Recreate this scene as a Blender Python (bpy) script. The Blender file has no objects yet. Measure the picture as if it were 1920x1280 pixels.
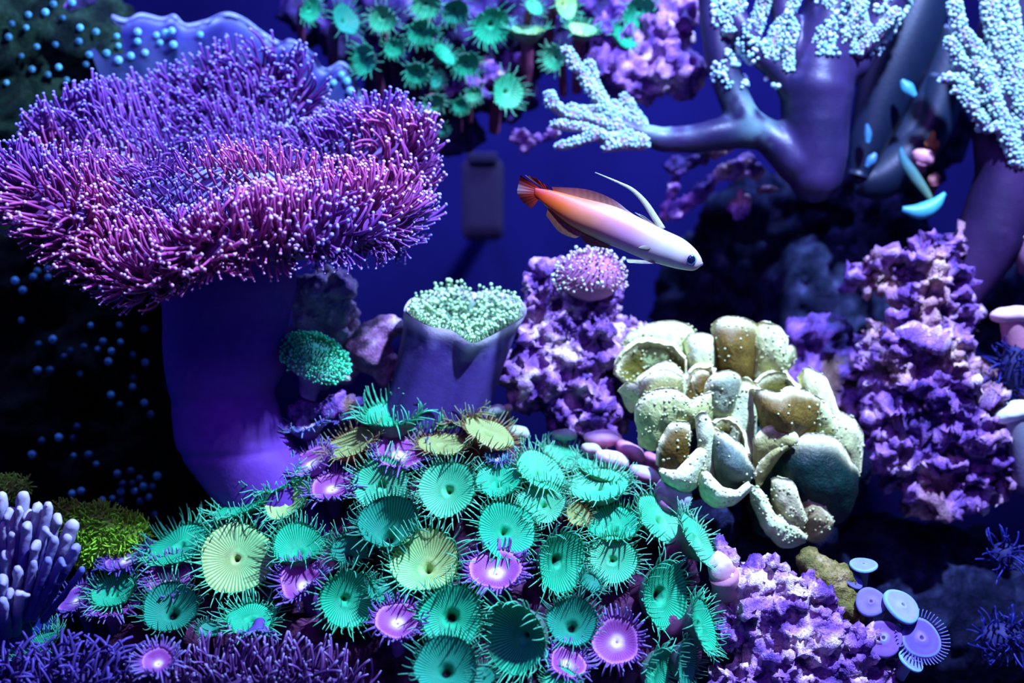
import bpy, math, random
import numpy as np
from mathutils import Vector, Matrix
random.seed(7); RNG = np.random.default_rng(11)
# Lengths below are counted in u (0.2 mm): 1920 u span the tank at the focus depth y = 0
K = 0.0002
D = 50.0 / 36.0 * 1920
EYE = 860.0
C = bpy.context.scene
COL = C.collection

# ------------------------------------------------------------------ camera, world, lights, exposure
cam_d = bpy.data.cameras.new('camera'); cam = bpy.data.objects.new('camera', cam_d); COL.objects.link(cam)
cam.location = (0, -D * K, EYE * K); cam.rotation_euler = (math.pi / 2, 0, 0)
cam_d.lens = 50; cam_d.sensor_width = 36; cam_d.clip_start = 0.01; cam_d.clip_end = 20
cam_d.dof.use_dof = True; cam_d.dof.focus_distance = (D - 20) * K; cam_d.dof.aperture_fstop = 6.0
C.camera = cam
W = bpy.data.worlds.new('water_glow'); C.world = W; W.use_nodes = True
W.node_tree.nodes['Background'].inputs[0].default_value = (0.022, 0.018, 0.62, 1)
W.node_tree.nodes['Background'].inputs[1].default_value = 0.28
def area(name, loc, target, size, power, color):
    l = bpy.data.lights.new(name, 'AREA'); l.shape = 'DISK'; l.size = size * K; l.energy = power; l.color = color
    o = bpy.data.objects.new(name, l); COL.objects.link(o)
    o.location = Vector(loc) * K
    o.rotation_euler = (Vector(target) - Vector(loc)).to_track_quat('-Z', 'Y').to_euler()
    return o
area('hood_lamp_white', (1150, -1350, 3200), (0, 150, 600), 150, 21.0, (0.33, 0.47, 1.0))
area('hood_lamp_blue', (-900, 100, 3300), (-200, 200, 700), 500, 3.5, (0.20, 0.20, 1.0))
area('hood_lamp_back', (900, 900, 3200), (500, 400, 700), 260, 3.5, (0.22, 0.34, 1.0))
area('front_fill_violet', (0, -2300, 2600), (0, 100, 800), 900, 1.2, (0.30, 0.12, 1.0))  # added soft violet fill from the front, not a lamp of the hood
C.view_settings.view_transform = 'Standard'; C.view_settings.look = 'None'
C.view_settings.exposure = 0.18; C.view_settings.gamma = 1.0; C.view_settings.use_curve_mapping = False

# ------------------------------------------------------------------ helpers
def S(y): return (D + y) / D
def P(px, py, y=0.0):
    s = S(y); return np.array([(px - 960) * s, y, (640 - py) * s + EYE])
def PV(px, py, y):                       # vectorised
    s = (D + y) / D; return np.stack([(px - 960) * s, y + 0 * px, (640 - py) * s + EYE], -1)
def _h(i, j, k, seed):
    n = (i * 374761393 + j * 668265263 + k * 2147483647 + seed * 144665) & 0xffffffff
    n = ((n ^ (n >> 13)) * 1274126177) & 0xffffffff
    n = ((n ^ (n >> 16)) * 2246822519) & 0xffffffff
    return ((n ^ (n >> 15)) & 0xffff) / 32767.5 - 1.0
def vnoise(p, seed=0):
    p = np.asarray(p, float); f = np.floor(p); i = f.astype(np.int64); t = p - f; t = t * t * (3 - 2 * t)
    x, y, z = i[:, 0], i[:, 1], i[:, 2]; out = 0
    for dx in (0, 1):
        for dy in (0, 1):
            for dz in (0, 1):
                w = (t[:, 0] if dx else 1 - t[:, 0]) * (t[:, 1] if dy else 1 - t[:, 1]) * (t[:, 2] if dz else 1 - t[:, 2])
                out = out + w * _h(x + dx, y + dy, z + dz, seed)
    return out
def fbm(p, size, octv=4, seed=0, gain=.5):
    a, s, o = 1.0, 1.0 / size, 0
    for k in range(octv):
        o = o + a * vnoise(np.asarray(p) * s + 17.3 * k, seed + k); a *= gain; s *= 2.03
    return o
def unit(v):
    v = np.asarray(v, float); return v / (np.linalg.norm(v, axis=-1, keepdims=True) + 1e-9)
def lerp(a, b, t): return np.asarray(a, float) + (np.asarray(b, float) - np.asarray(a, float)) * t
def smooth01(x): x = np.clip(x, 0, 1); return x * x * (3 - 2 * x)

class MB:
    def __init__(s): s.v, s.c, s.f, s.n = [], [], [], 0
    def add(s, V, F, Cc):
        V = np.asarray(V, float); Cc = np.asarray(Cc, float)
        if Cc.ndim == 1: Cc = np.tile(Cc, (len(V), 1))
        s.v.append(V); s.c.append(Cc[:, :3])
        F = np.asarray(F)
        s.f.append(F + s.n); s.n += len(V)
        return s
    def build(s, name, mat, parent=None, origin=None, smooth=True):
        V = np.concatenate(s.v); Cc = np.concatenate(s.c)
        if parent is not None: o0 = np.array(parent['_o'])
        else: o0 = np.array(origin if origin is not None else [V[:, 0].mean(), V[:, 1].mean(), V[:, 2].min()])
        me = bpy.data.meshes.new(name)
        loops, starts, tot = [], [], 0
        for F in s.f:
            m = F.shape[1]; loops.append(F.ravel()); starts.append(tot + np.arange(len(F)) * m); tot += F.size
        loops = np.concatenate(loops).astype(np.int32); starts = np.concatenate(starts).astype(np.int32)
        me.vertices.add(len(V)); me.vertices.foreach_set('co', ((V - o0) * K).ravel())
        me.loops.add(len(loops)); me.loops.foreach_set('vertex_index', loops)
        me.polygons.add(len(starts)); me.polygons.foreach_set('loop_start', starts)
        me.update(calc_edges=True); me.validate()
        if smooth: me.polygons.foreach_set('use_smooth', np.ones(len(me.polygons), bool))
        a = me.color_attributes.new('Col', 'FLOAT_COLOR', 'POINT')
        a.data.foreach_set('color', np.concatenate([np.clip(Cc, 0, 1), np.ones((len(Cc), 1))], 1).ravel())
        me.materials.append(mat)
        o = bpy.data.objects.new(name, me); COL.objects.link(o)
        if parent is not None: o.parent = parent; o['_o'] = list(parent['_o'])
        else: o.location = Vector(o0) * K; o['_o'] = [float(x) for x in o0]
        return o
def tag(o, label, cat, group=None, kind=None):
    if label: o['label'] = label
    if cat: o['category'] = cat
    if group: o['group'] = group
    if kind: o['kind'] = kind
    return o
def thing(name, label, cat, loc, group=None):
    o = bpy.data.objects.new(name, None); COL.objects.link(o); o.empty_display_size = 0.005
    o.location = Vector(loc) * K; o['_o'] = [float(x) for x in loc]
    return tag(o, label, cat, group)
def stuff(o): o['kind'] = 'stuff'; return o

def grid_faces(nu, nv, close_u=True):     # u = ring index (angle), v = rows
    i = np.arange(nu if close_u else nu - 1); j = np.arange(nv - 1)
    I, J = np.meshgrid(i, j, indexing='ij'); I = I.ravel(); J = J.ravel(); I2 = (I + 1) % nu
    return np.stack([J * nu + I, J * nu + I2, (J + 1) * nu + I2, (J + 1) * nu + I], 1)
def frames(d, up=(0, 0, 1)):
    d = unit(d); up = np.broadcast_to(np.asarray(up, float), d.shape)
    x = up - (up * d).sum(-1, keepdims=True) * d
    bad = np.linalg.norm(x, axis=-1) < 1e-3
    if bad.any(): x = np.where(bad[..., None], np.cross(d, [1.0, 0, 0]), x)
    x = unit(x); y = np.cross(d, x)
    return np.stack([x, y, d], -1)         # columns
def tube(pts, rad, sides=8, col0=(1, 1, 1), col1=None, cap=True):
    pts = np.asarray(pts, float); n = len(pts); rad = np.broadcast_to(np.asarray(rad, float), (n,)).copy()
    T = np.gradient(pts, axis=0); T = unit(T)
    fr = frames(T, unit(np.array([0.3, 1.0, 0.25]))); a = np.arange(sides) / sides * 2 * math.pi
    ring = fr[:, :, 0][:, None] * np.cos(a)[None, :, None] + fr[:, :, 1][:, None] * np.sin(a)[None, :, None]
    V = (pts[:, None] + ring * rad[:, None, None]).reshape(-1, 3)
    F = grid_faces(sides, n)
    t = np.repeat(np.linspace(0, 1, n), sides)[:, None]
    Cc = lerp(np.array(col0)[None], np.array(col1 if col1 is not None else col0)[None], t)
    if cap:
        V = np.concatenate([V, pts[-1:] + T[-1:] * rad[-1] * .6, pts[:1]]); Cc = np.concatenate([Cc, Cc[-1:], Cc[:1]])
        k = len(V) - 2; b = (n - 1) * sides; i = np.arange(sides); i2 = (i + 1) % sides
        F = np.concatenate([F, np.stack([b + i, b + i2, k + 0 * i, k + 0 * i], 1)[:, [0, 1, 2, 2]]])
        F2 = F[:-sides]; tri = np.stack([b + i, b + i2, k + 0 * i], 1)
        tri0 = np.stack([i2, i, k + 1 + 0 * i], 1)
        return V, F2, np.concatenate([tri, tri0]), Cc
    return V, F, None, Cc
def add_tube(mb, *a, **k):
    V, F, T, Cc = tube(*a, **k); n0 = mb.n
    mb.add(V, F, Cc)
    if T is not None: mb.f.append(T + n0)
def bez(p0, p1, p2, n=8):
    t = np.linspace(0, 1, n)[:, None]
    return (1 - t) ** 2 * np.asarray(p0) + 2 * t * (1 - t) * np.asarray(p1) + t * t * np.asarray(p2)
def crom(pts, n=40, closed=False):        # smooth curve through points
    p = np.asarray(pts, float)
    if closed: p = np.concatenate([p[-1:], p, p[:2]])
    else: p = np.concatenate([2 * p[:1] - p[1:2], p, 2 * p[-1:] - p[-2:-1]])
    m = len(p) - 3; t = np.linspace(0, m, n, endpoint=not closed); i = np.minimum(t.astype(int), m - 1); f = (t - i)[:, None]
    a, b, c, d = p[i], p[i + 1], p[i + 2], p[i + 3]
    return .5 * (2 * b + (c - a) * f + (2 * a - 5 * b + 4 * c - d) * f ** 2 + (3 * b - a - 3 * c + d) * f ** 3)

def ico(sub=2):
    t = (1 + 5 ** .5) / 2
    v = [(-1, t, 0), (1, t, 0), (-1, -t, 0), (1, -t, 0), (0, -1, t), (0, 1, t), (0, -1, -t), (0, 1, -t), (t, 0, -1), (t, 0, 1), (-t, 0, -1), (-t, 0, 1)]
    f = [(0, 11, 5), (0, 5, 1), (0, 1, 7), (0, 7, 10), (0, 10, 11), (1, 5, 9), (5, 11, 4), (11, 10, 2), (10, 7, 6), (7, 1, 8), (3, 9, 4), (3, 4, 2), (3, 2, 6), (3, 6, 8), (3, 8, 9), (4, 9, 5), (2, 4, 11), (6, 2, 10), (8, 6, 7), (9, 8, 1)]
    v = [np.array(x, float) / np.linalg.norm(x) for x in v]
    for _ in range(sub):
        cache, nf = {}, []
        def mid(a, b):
            k = (min(a, b), max(a, b))
            if k not in cache:
                m = v[a] + v[b]; v.append(m / np.linalg.norm(m)); cache[k] = len(v) - 1
            return cache[k]
        for a, b, c in f:
            ab, bc, ca = mid(a, b), mid(b, c), mid(c, a); nf += [(a, ab, ca), (b, bc, ab), (c, ca, bc), (ab, bc, ca)]
        f = nf
    return np.array(v), np.array(f)
ICO = {k: ico(k) for k in (0, 1, 2, 3)}

def remesh(V, F, voxel, smooth=2):
    me = bpy.data.meshes.new('tmp'); me.from_pydata((V / 100).tolist(), [], F.tolist())
    o = bpy.data.objects.new('tmp', me); COL.objects.link(o)
    m = o.modifiers.new('r', 'REMESH'); m.mode = 'VOXEL'; m.voxel_size = voxel / 100
    if smooth: q = o.modifiers.new('s', 'SMOOTH'); q.factor = .5; q.iterations = smooth
    dg = bpy.context.evaluated_depsgraph_get(); ev = o.evaluated_get(dg); em = ev.to_mesh()
    n = len(em.vertices); co = np.zeros(n * 3, np.float32); em.vertices.foreach_get('co', co)
    li = np.zeros(len(em.loops), np.int32); em.loops.foreach_get('vertex_index', li)
    tot = np.zeros(len(em.polygons), np.int32); em.polygons.foreach_get('loop_total', tot)
    assert (tot == 4).all() or True
    st = np.zeros(len(em.polygons), np.int32); em.polygons.foreach_get('loop_start', st)
    q = st[tot == 4]; Fq = li[q[:, None] + np.arange(4)]
    ev.to_mesh_clear(); bpy.data.objects.remove(o); bpy.data.meshes.remove(me)
    return co.reshape(-1, 3).astype(float) * 100, Fq
def vnormals(V, F):
    a = V[F[:, 2]] - V[F[:, 0]]; b = V[F[:, -1]] - V[F[:, 1]]
    n = np.cross(a, b) if F.shape[1] == 4 else np.cross(V[F[:, 1]] - V[F[:, 0]], V[F[:, 2]] - V[F[:, 0]])
    N = np.zeros_like(V)
    for k in range(F.shape[1]): np.add.at(N, F[:, k], n)
    return unit(N)
def blobs(chains, voxel, smooth=2, sub=2):
    """chains: list of lists of (centre, radius or (rx,ry,rz)); spheres interpolated along each chain, fused into one surface"""
    Vs, Fs, n = [], [], 0; iv, jf = ICO[sub]
    for ch in chains:
        pr = [(np.asarray(p, float), np.ones(3) * r if np.isscalar(r) else np.asarray(r, float)) for p, r in ch]
        items = [pr[0]]
        for (p0, r0), (p1, r1) in zip(pr[:-1], pr[1:]):
            k = max(1, int(np.linalg.norm(p1 - p0) / (0.35 * min(r0.min(), r1.min()))))
            for i in range(1, k + 1): t = i / k; items.append((p0 + (p1 - p0) * t, r0 + (r1 - r0) * t))
        for p, r in items: Vs.append(iv * r + p); Fs.append(jf + n); n += len(iv)
    return remesh(np.concatenate(Vs), np.concatenate(Fs), voxel, smooth)
def scatter(V, F, n, filt=None, mind=0):
    """n random surface points (with normals), kept by filt(points, normals), at least mind apart"""
    a, b, c = V[F[:, 0]], V[F[:, 1]], V[F[:, 2]]
    cr = np.cross(b - a, c - a); A = np.linalg.norm(cr, axis=1)
    k = RNG.choice(len(F), n, p=A / A.sum()); u = RNG.random((n, 1)); w = RNG.random((n, 1))
    fl = (u + w) > 1; u = np.where(fl, 1 - u, u); w = np.where(fl, 1 - w, w)
    p = a[k] + (b - a)[k] * u + (c - a)[k] * w; N = unit(cr[k])
    if filt is not None: m = filt(p, N); p, N = p[m], N[m]
    if mind and len(p):
        seen, keep = {}, []
        for i, q in enumerate((p / mind).astype(int)):
            q = tuple(q)
            if q in seen: continue
            ok = True
            for dx in (-1, 0, 1):
                for dy in (-1, 0, 1):
                    for dz in (-1, 0, 1):
                        j = seen.get((q[0] + dx, q[1] + dy, q[2] + dz))
                        if j is not None and np.sum((p[i] - p[j]) ** 2) < mind * mind: ok = False; break
                    if not ok: break
                if not ok: break
            if ok: seen[q] = i; keep.append(i)
        p, N = p[keep], N[keep]
    return p, N
def stamp(mb, proto, pos, fr, sc, tint=None):
    """copies of proto (V, F, C) at pos with frames fr and scales sc, merged into mb"""
    V, F, Cc = proto; n = len(pos)
    if n == 0: return
    sc = np.asarray(sc, float); sc = np.broadcast_to(sc[:, None] if sc.ndim == 1 else sc, (n, 3))
    W_ = np.einsum('nij,nkj->nki', fr, V[None] * sc[:, None]) + pos[:, None]
    CC = np.tile(Cc[None], (n, 1, 1))
    if tint is not None: CC = CC * np.asarray(tint)[:, None]
    if isinstance(F, tuple):
        n0 = mb.n
        mb.add(W_.reshape(-1, 3), (F[0][None] + (np.arange(n) * len(V))[:, None, None]).reshape(-1, F[0].shape[1]), CC.reshape(-1, 3))
        for G in F[1:]: mb.f.append((G[None] + (np.arange(n) * len(V))[:, None, None]).reshape(-1, G.shape[1]) + n0)
    else:
        mb.add(W_.reshape(-1, 3), (F[None] + (np.arange(n) * len(V))[:, None, None]).reshape(-1, F.shape[1]), CC.reshape(-1, 3))
def finger_proto(curl, rad, sides=5, rings=6, tipr=1.0, c0=(1, 1, 1), c1=(1, 1, 1), tip=None, taper=.5):
    """unit-long finger along +z curling to +x; rad is relative to length"""
    t = np.linspace(0, 1, rings); ang = curl * t
    st = 1.0 / (rings - 1); x = np.concatenate([[0], np.cumsum(np.sin((ang[1:] + ang[:-1]) / 2) * st)])
    z = np.concatenate([[0], np.cumsum(np.cos((ang[1:] + ang[:-1]) / 2) * st)])
    r = rad * (1 - (1 - taper) * t); r[-1] *= tipr
    V, F, T, Cc = tube(np.stack([x, 0 * x, z], 1), r, sides, c0, c1)
    if tip is not None: Cc[(rings - 1) * sides:rings * sides] = tip; Cc[-2] = tip
    return V, (F, T), Cc

# ------------------------------------------------------------------ materials
MATS = {}
def mat(name, rough=.55, noise=.25, nscale=400, bump=.3, bscale=900, sss=0, spec=.4, coat=0, trans=0, tint=(1, 1, 1)):
    """colour comes from the thing's own colour attribute, mottled by noise; fine relief by bump"""
    if name in MATS: return MATS[name]
    m = bpy.data.materials.new(name); m.use_nodes = True; nt = m.node_tree; N = nt.nodes; L = nt.links
    b = N['Principled BSDF']; b.inputs['Roughness'].default_value = rough; b.inputs['Specular IOR Level'].default_value = spec
    b.inputs['Coat Weight'].default_value = coat
    at = N.new('ShaderNodeAttribute'); at.attribute_name = 'Col'
    tc = N.new('ShaderNodeTexCoord')
    no = N.new('ShaderNodeTexNoise'); no.inputs['Scale'].default_value = nscale; no.inputs['Detail'].default_value = 3
    L.new(tc.outputs['Object'], no.inputs['Vector'])
    mr = N.new('ShaderNodeMapRange'); mr.inputs['From Min'].default_value = .3; mr.inputs['From Max'].default_value = .7
    mr.inputs['To Min'].default_value = 1 - noise; mr.inputs['To Max'].default_value = 1 + noise * .6
    L.new(no.outputs['Fac'], mr.inputs['Value'])
    vm = N.new('ShaderNodeVectorMath'); vm.operation = 'SCALE'
    L.new(at.outputs['Color'], vm.inputs[0]); L.new(mr.outputs['Result'], vm.inputs['Scale'])
    L.new(vm.outputs[0], b.inputs['Base Color'])
    if bump:
        n2 = N.new('ShaderNodeTexNoise'); n2.inputs['Scale'].default_value = bscale; n2.inputs['Detail'].default_value = 4
        L.new(tc.outputs['Object'], n2.inputs['Vector'])
        bp = N.new('ShaderNodeBump'); bp.inputs['Strength'].default_value = bump; bp.inputs['Distance'].default_value = .001
        L.new(n2.outputs['Fac'], bp.inputs['Height']); L.new(bp.outputs['Normal'], b.inputs['Normal'])
    if sss:
        b.inputs['Subsurface Weight'].default_value = sss; b.inputs['Subsurface Radius'].default_value = (1, .6, .8); b.inputs['Subsurface Scale'].default_value = .003
    if trans:
        tr = N.new('ShaderNodeBsdfTranslucent'); L.new(vm.outputs[0], tr.inputs['Color'])
        mx = N.new('ShaderNodeMixShader'); mx.inputs[0].default_value = trans
        L.new(b.outputs[0], mx.inputs[1]); L.new(tr.outputs[0], mx.inputs[2]); L.new(mx.outputs[0], N['Material Output'].inputs[0])
    MATS[name] = m; return m
M_rock = mat('live_rock_surface', .5, .45, 900, .9, 1400, spec=.22)
M_dark = mat('dark_rock_surface', .7, .5, 500, .8, 1000, spec=.04)
M_skin = mat('coral_skin', .6, .12, 250, .12, 700, spec=.12)
M_tent = mat('tentacle_flesh', .45, .1, 600, 0, spec=.25, trans=.25)
M_disc = mat('polyp_disc', .5, .1, 900, .15, 2500, spec=.12)
M_leaf = mat('folded_coral', .5, .22, 500, .5, 900, spec=.2)
M_fish = mat('fish_skin', .35, .04, 300, .05, 3000, spec=.5)
M_fin = mat('fish_fin', .4, .15, 800, 0, spec=.4, trans=.45)
M_wall = mat('tank_panel', .8, .25, 14, 0, spec=0)
M_sand = mat('tank_floor', .9, .3, 300, .5, 900, spec=.1)

# ------------------------------------------------------------------ the tank itself
def panel(name, lo, hi, col, m):
    lo = np.array(lo, float); hi = np.array(hi, float)
    V = np.array([[x, y, z] for x in (0, 1) for y in (0, 1) for z in (0, 1)]) * (hi - lo) + lo
    F = np.array([[0, 1, 3, 2], [4, 6, 7, 5], [0, 4, 5, 1], [2, 3, 7, 6], [0, 2, 6, 4], [1, 5, 7, 3]])
    o = MB().add(V, F, np.array(col)).build(name, m, smooth=False); o['kind'] = 'structure'; return o
panel('floor', (-2400, -900, -420), (2400, 2100, -380), (.10, .09, .16), M_sand)
panel('wall_back', (-2400, 2100, -420), (2400, 2140, 2600), (.006, .005, .045), M_wall)
panel('wall_left', (-2440, -900, -420), (-2400, 2140, 2600), (.05, .07, .22), M_wall)
panel('wall_right', (2400, -900, -420), (2440, 2140, 2600), (.05, .07, .22), M_wall)

# ------------------------------------------------------------------ rocks
LAV = [(.010, .005, .04), (.04, .018, .13), (.17, .058, .28), (.42, .19, .42), (.80, .60, .58)]
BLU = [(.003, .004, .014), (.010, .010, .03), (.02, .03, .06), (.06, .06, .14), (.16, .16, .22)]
def palette(t, pal):
    t = np.clip(t, 0, .9999) * (len(pal) - 1); i = t.astype(int); f = (t - i)[:, None]; pal = np.array(pal)
    return pal[i] * (1 - f) + pal[i + 1] * f
SURF = {}
def rock(label, chains, voxel=9, amps=((70, 30), (24, 14), (11, 6)), pal=LAV, bias=.5, seed=1, warm=0, m=None, cat='rock', name='live_rock', squash=1, pits=0, fine=22):
    V, F = blobs(chains, voxel)
    for k, (size, amp) in enumerate(amps):
        N = vnormals(V, F); q = V * [1, 1, squash]
        d = fbm(q, size, 3, seed * 31 + k)
        if pits and k == 1: d = d - pits * smooth01((fbm(q, size * 1.2, 2, seed + 77) - .15) * 3)
        V = V + N * (d * amp)[:, None]
    t = bias + .28 * fbm(V, 60, 2, seed + 5) + .34 * fbm(V, fine, 3, seed + 9)
    Cc = palette(t, pal)
    if warm:
        w = smooth01((fbm(V, 80, 2, seed + 40) - .25) * 3)[:, None] * warm
        Cc = Cc * (1 - w) + w * np.array([.55, .30, .10]) * (t[:, None] + .2)
    o = MB().add(V, F, Cc).build(name, m or M_rock)
    tag(o, label, cat); SURF[label] = (V, F); return o
def E(px, py, y, rx, rz, ry=None): s = S(y); return (P(px, py, y), (rx * s, (ry if ry else min(rx, rz)) * s, rz * s))

# big mound that the zoanthids grow on
def mound_y(px, py): return 150 - (py - 800) * .75 + ((px - 800) / 600) ** 2 * 140
MPTS = [(120, 1290, 60), (260, 1240, 90), (420, 1190, 120), (560, 1110, 130), (700, 1040, 130), (800, 980, 120), (900, 990, 130), (1030, 1040, 140), (1130, 1110, 140), (1190, 1190, 130),
        (600, 1250, 140), (800, 1200, 170), (1000, 1240, 170), (760, 900, 70), (950, 900, 70), (560, 1010, 70), (1220, 1060, 80), (360, 1130, 70), (640, 940, 60)]
rock('dark encrusted mound carrying the crowd of striped green and purple polyps',
     [[E(x, y, mound_y(x, y) + r * 1.0 + 75, r, r)] for x, y, r in MPTS] + [[E(700, 1340, 150, 620, 120, 200)], [E(1080, 1330, 160, 240, 130, 190)]],
     voxel=12, amps=((90, 22), (30, 10)), pal=[(.02, .006, .015), (.04, .01, .03), (.07, .02, .05), (.10, .03, .07), (.15, .05, .09)], seed=3, m=M_dark)
rock('knobbly lavender rock rising between the cup coral and the folded yellow-green coral',
     [[E(1010, 640, 330, 55, 70), E(1010, 540, 330, 42, 40)], [E(1090, 640, 350, 90, 90), E(1080, 570, 350, 85, 60)], [E(1140, 640, 380, 60, 50), E(1190, 610, 420, 30, 20)],
      [E(1070, 740, 320, 100, 60)], [E(1000, 700, 320, 50, 50)], [E(1090, 800, 300, 60, 30)], [E(1150, 730, 430, 70, 80)]],
     voxel=6, amps=((60, 26), (26, 20), (10, 7)), seed=5, pits=1.1, bias=.66)
rock('pale nubby rock right behind the green-topped mushroom coral',
     [[E(585, 545, 300, 34, 24), E(640, 535, 300, 36, 28)], [E(600, 600, 310, 40, 22), E(650, 585, 310, 25, 18)], [E(620, 660, 340, 70, 60)], [E(560, 600, 300, 22, 60)]],
     voxel=6, amps=((50, 18), (20, 12)), seed=8, bias=.9)
rock('smooth mauve wedge of rock beside the cup coral column',
     [[E(700, 620, 300, 42, 26), E(735, 610, 300, 30, 24)], [E(700, 660, 300, 34, 40)], [E(670, 640, 310, 24, 20)], [E(725, 690, 300, 22, 40)]],
     voxel=6, amps=((60, 10), (16, 4)), seed=9, bias=.62, pal=[(.10, .03, .12), (.2, .07, .16), (.30, .12, .24), (.38, .19, .30), (.5, .35, .45)])
rock('little violet rubble lying behind the zoanthids at the foot of the stalk',
     [[E(590, 770, 190, 50, 22)], [E(640, 760, 190, 34, 18)], [E(560, 800, 190, 30, 18)]], voxel=5, amps=((30, 12), (12, 8)), seed=12, bias=.45, warm=.8)
rock('tall ragged lavender rock wall behind the folded coral on the side of the tank',
     [[E(1760, 480, 380, 55, 45), E(1740, 560, 380, 60, 60), E(1730, 700, 380, 100, 80), E(1740, 830, 380, 120, 80), E(1760, 890, 380, 100, 60)], [E(1650, 520, 420, 45, 40)],
      [E(1820, 760, 380, 80, 80), E(1850, 830, 380, 70, 70)], [E(1690, 860, 370, 60, 50)], [E(1690, 640, 400, 70, 60)], [E(1800, 620, 420, 40, 60)]],
     voxel=6, amps=((90, 40), (34, 26), (12, 9)), seed=14, warm=.5, squash=1.9, pits=1.2, bias=.66)
rock('bluish shaded rock just behind the folded yellow-green coral',
     [[E(1530, 640, 520, 70, 50), E(1580, 740, 520, 60, 60)], [E(1600, 680, 540, 50, 50)], [E(1420, 760, 560, 200, 90)]],
     voxel=9, amps=((60, 24), (24, 18)), seed=17, bias=.36, warm=.7)
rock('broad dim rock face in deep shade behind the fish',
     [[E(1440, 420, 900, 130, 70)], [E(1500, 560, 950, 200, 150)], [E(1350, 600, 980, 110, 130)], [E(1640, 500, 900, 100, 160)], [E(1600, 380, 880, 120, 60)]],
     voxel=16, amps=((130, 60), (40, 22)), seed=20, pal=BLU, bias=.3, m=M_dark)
rock('lavender overgrown ledge between the background zoanthids and the tall finger coral',
     [[E(1180, 130, 560, 80, 45), E(1260, 130, 560, 60, 60)], [E(1250, 60, 570, 55, 70)], [E(1170, 60, 590, 60, 60)], [E(1290, 170, 540, 30, 30)], [E(1150, 190, 570, 40, 30)], [E(1240, 150, 560, 70, 30)]],
     voxel=8, amps=((70, 26), (24, 18), (10, 6)), seed=23, bias=.62, pits=.6)
rock('dark encrusted rock under the background zoanthids',
     [[E(640, 30, 740, 110, 50), E(760, 60, 740, 130, 90)], [E(900, 60, 740, 130, 120)], [E(1050, 40, 745, 120, 90)], [E(830, 170, 740, 70, 60)], [E(940, 160, 745, 60, 60)], [E(760, 170, 770, 60, 60)], [E(860, 240, 760, 40, 40)]],
     voxel=12, amps=((80, 34), (26, 18)), seed=26, bias=.02)
rock('pink ragged patch of rock under the background zoanthids',
     [[E(860, 165, 600, 35, 16), E(920, 135, 590, 40, 20)], [E(960, 115, 600, 22, 16)], [E(900, 175, 600, 22, 14)]], voxel=6, amps=((30, 16), (12, 10)), seed=29, bias=.6, warm=.7)
rock('small jagged blue-white outcrop beside the fingered branch tips',
     [[E(975, 258, 560, 22, 12), E(1010, 258, 560, 26, 12)], [E(990, 275, 560, 14, 10)], [E(1030, 250, 560, 14, 8)]], voxel=5, amps=((24, 14), (10, 8)), seed=31, bias=.68)
rock('slanting pink ridges of rock under the arm of the finger coral',
     [[E(1265, 315, 560, 12, 10), E(1310, 295, 560, 14, 9), E(1360, 280, 560, 12, 7)], [E(1270, 400, 540, 16, 9), E(1320, 350, 540, 20, 12), E(1370, 315, 540, 20, 9), E(1400, 300, 540, 14, 8)],
      [E(1240, 405, 560, 10, 8), E(1270, 340, 580, 10, 12)], [E(1400, 320, 560, 40, 14)], [E(1440, 355, 560, 26, 12)], [E(1390, 385, 560, 24, 26)]],
     voxel=5, amps=((36, 12), (14, 9)), seed=33, bias=.55, warm=.5)
rock('bright lavender craggy slope of rock beside the front zoanthids',
     [[E(1400, 1080, 60, 60, 50), E(1470, 1120, 40, 90, 60), E(1540, 1200, 20, 90, 60), E(1600, 1270, 20, 80, 60)], [E(1350, 1040, 60, 30, 30)], [E(1400, 1180, 30, 70, 60)], [E(1450, 1280, 10, 120, 70)], [E(1360, 1080, 30, 36, 60)]],
     voxel=6, amps=((70, 26), (26, 18), (10, 8)), seed=35, bias=.72, squash=1.4, pits=.9)
rock('olive algae-covered lump at the top of the lavender slope',
     [[E(1520, 1060, 90, 26, 30), E(1560, 1090, 80, 42, 36), E(1590, 1150, 70, 40, 44)]],
     voxel=5, amps=((40, 10), (12, 5)), seed=38, bias=.5, pal=[(.03, .04, .006), (.09, .09, .01), (.16, .14, .02), (.30, .22, .06), (.5, .38, .2)])
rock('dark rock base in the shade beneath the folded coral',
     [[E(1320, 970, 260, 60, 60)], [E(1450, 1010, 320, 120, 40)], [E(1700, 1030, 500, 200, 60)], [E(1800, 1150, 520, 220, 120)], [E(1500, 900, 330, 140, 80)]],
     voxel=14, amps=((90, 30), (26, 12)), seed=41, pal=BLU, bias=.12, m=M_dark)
rock('rough dark rock behind the far finger coral',
     [[E(1720, 250, 800, 90, 120)], [E(1880, 480, 820, 60, 200)], [E(1620, 60, 820, 100, 100)]], voxel=14, amps=((90, 30), (30, 14)), seed=43, pal=BLU, bias=.15, m=M_dark)

# grey blurred outlet in the far background
def rbox(c, h, r, n=6):
    """rounded box: subdivided cube pulled onto a rounded box"""
    g = np.linspace(-1, 1, n * 2); V, F, k = [], [], 0
    for ax in range(3):
        for sg in (-1, 1):
            A, B = np.meshgrid(g, g, indexing='ij'); q = np.zeros((len(g), len(g), 3)); q[..., ax] = sg; q[..., (ax + 1) % 3] = A; q[..., (ax + 2) % 3] = B
            V.append(q.reshape(-1, 3)); m = len(g); i = np.arange(m - 1); I, J = np.meshgrid(i, i, indexing='ij'); I = I.ravel(); J = J.ravel()
            F.append(np.stack([I * m + J, (I + 1) * m + J, (I + 1) * m + J + 1, I * m + J + 1], 1) + k); k += m * m
    V = np.concatenate(V) * h; core = np.clip(V, -(np.array(h) - r), np.array(h) - r)
    V = core + unit(V - core) * r * (np.linalg.norm(V - core, axis=1, keepdims=True) > 1e-6)
    return V + c, np.concatenate(F)
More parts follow.
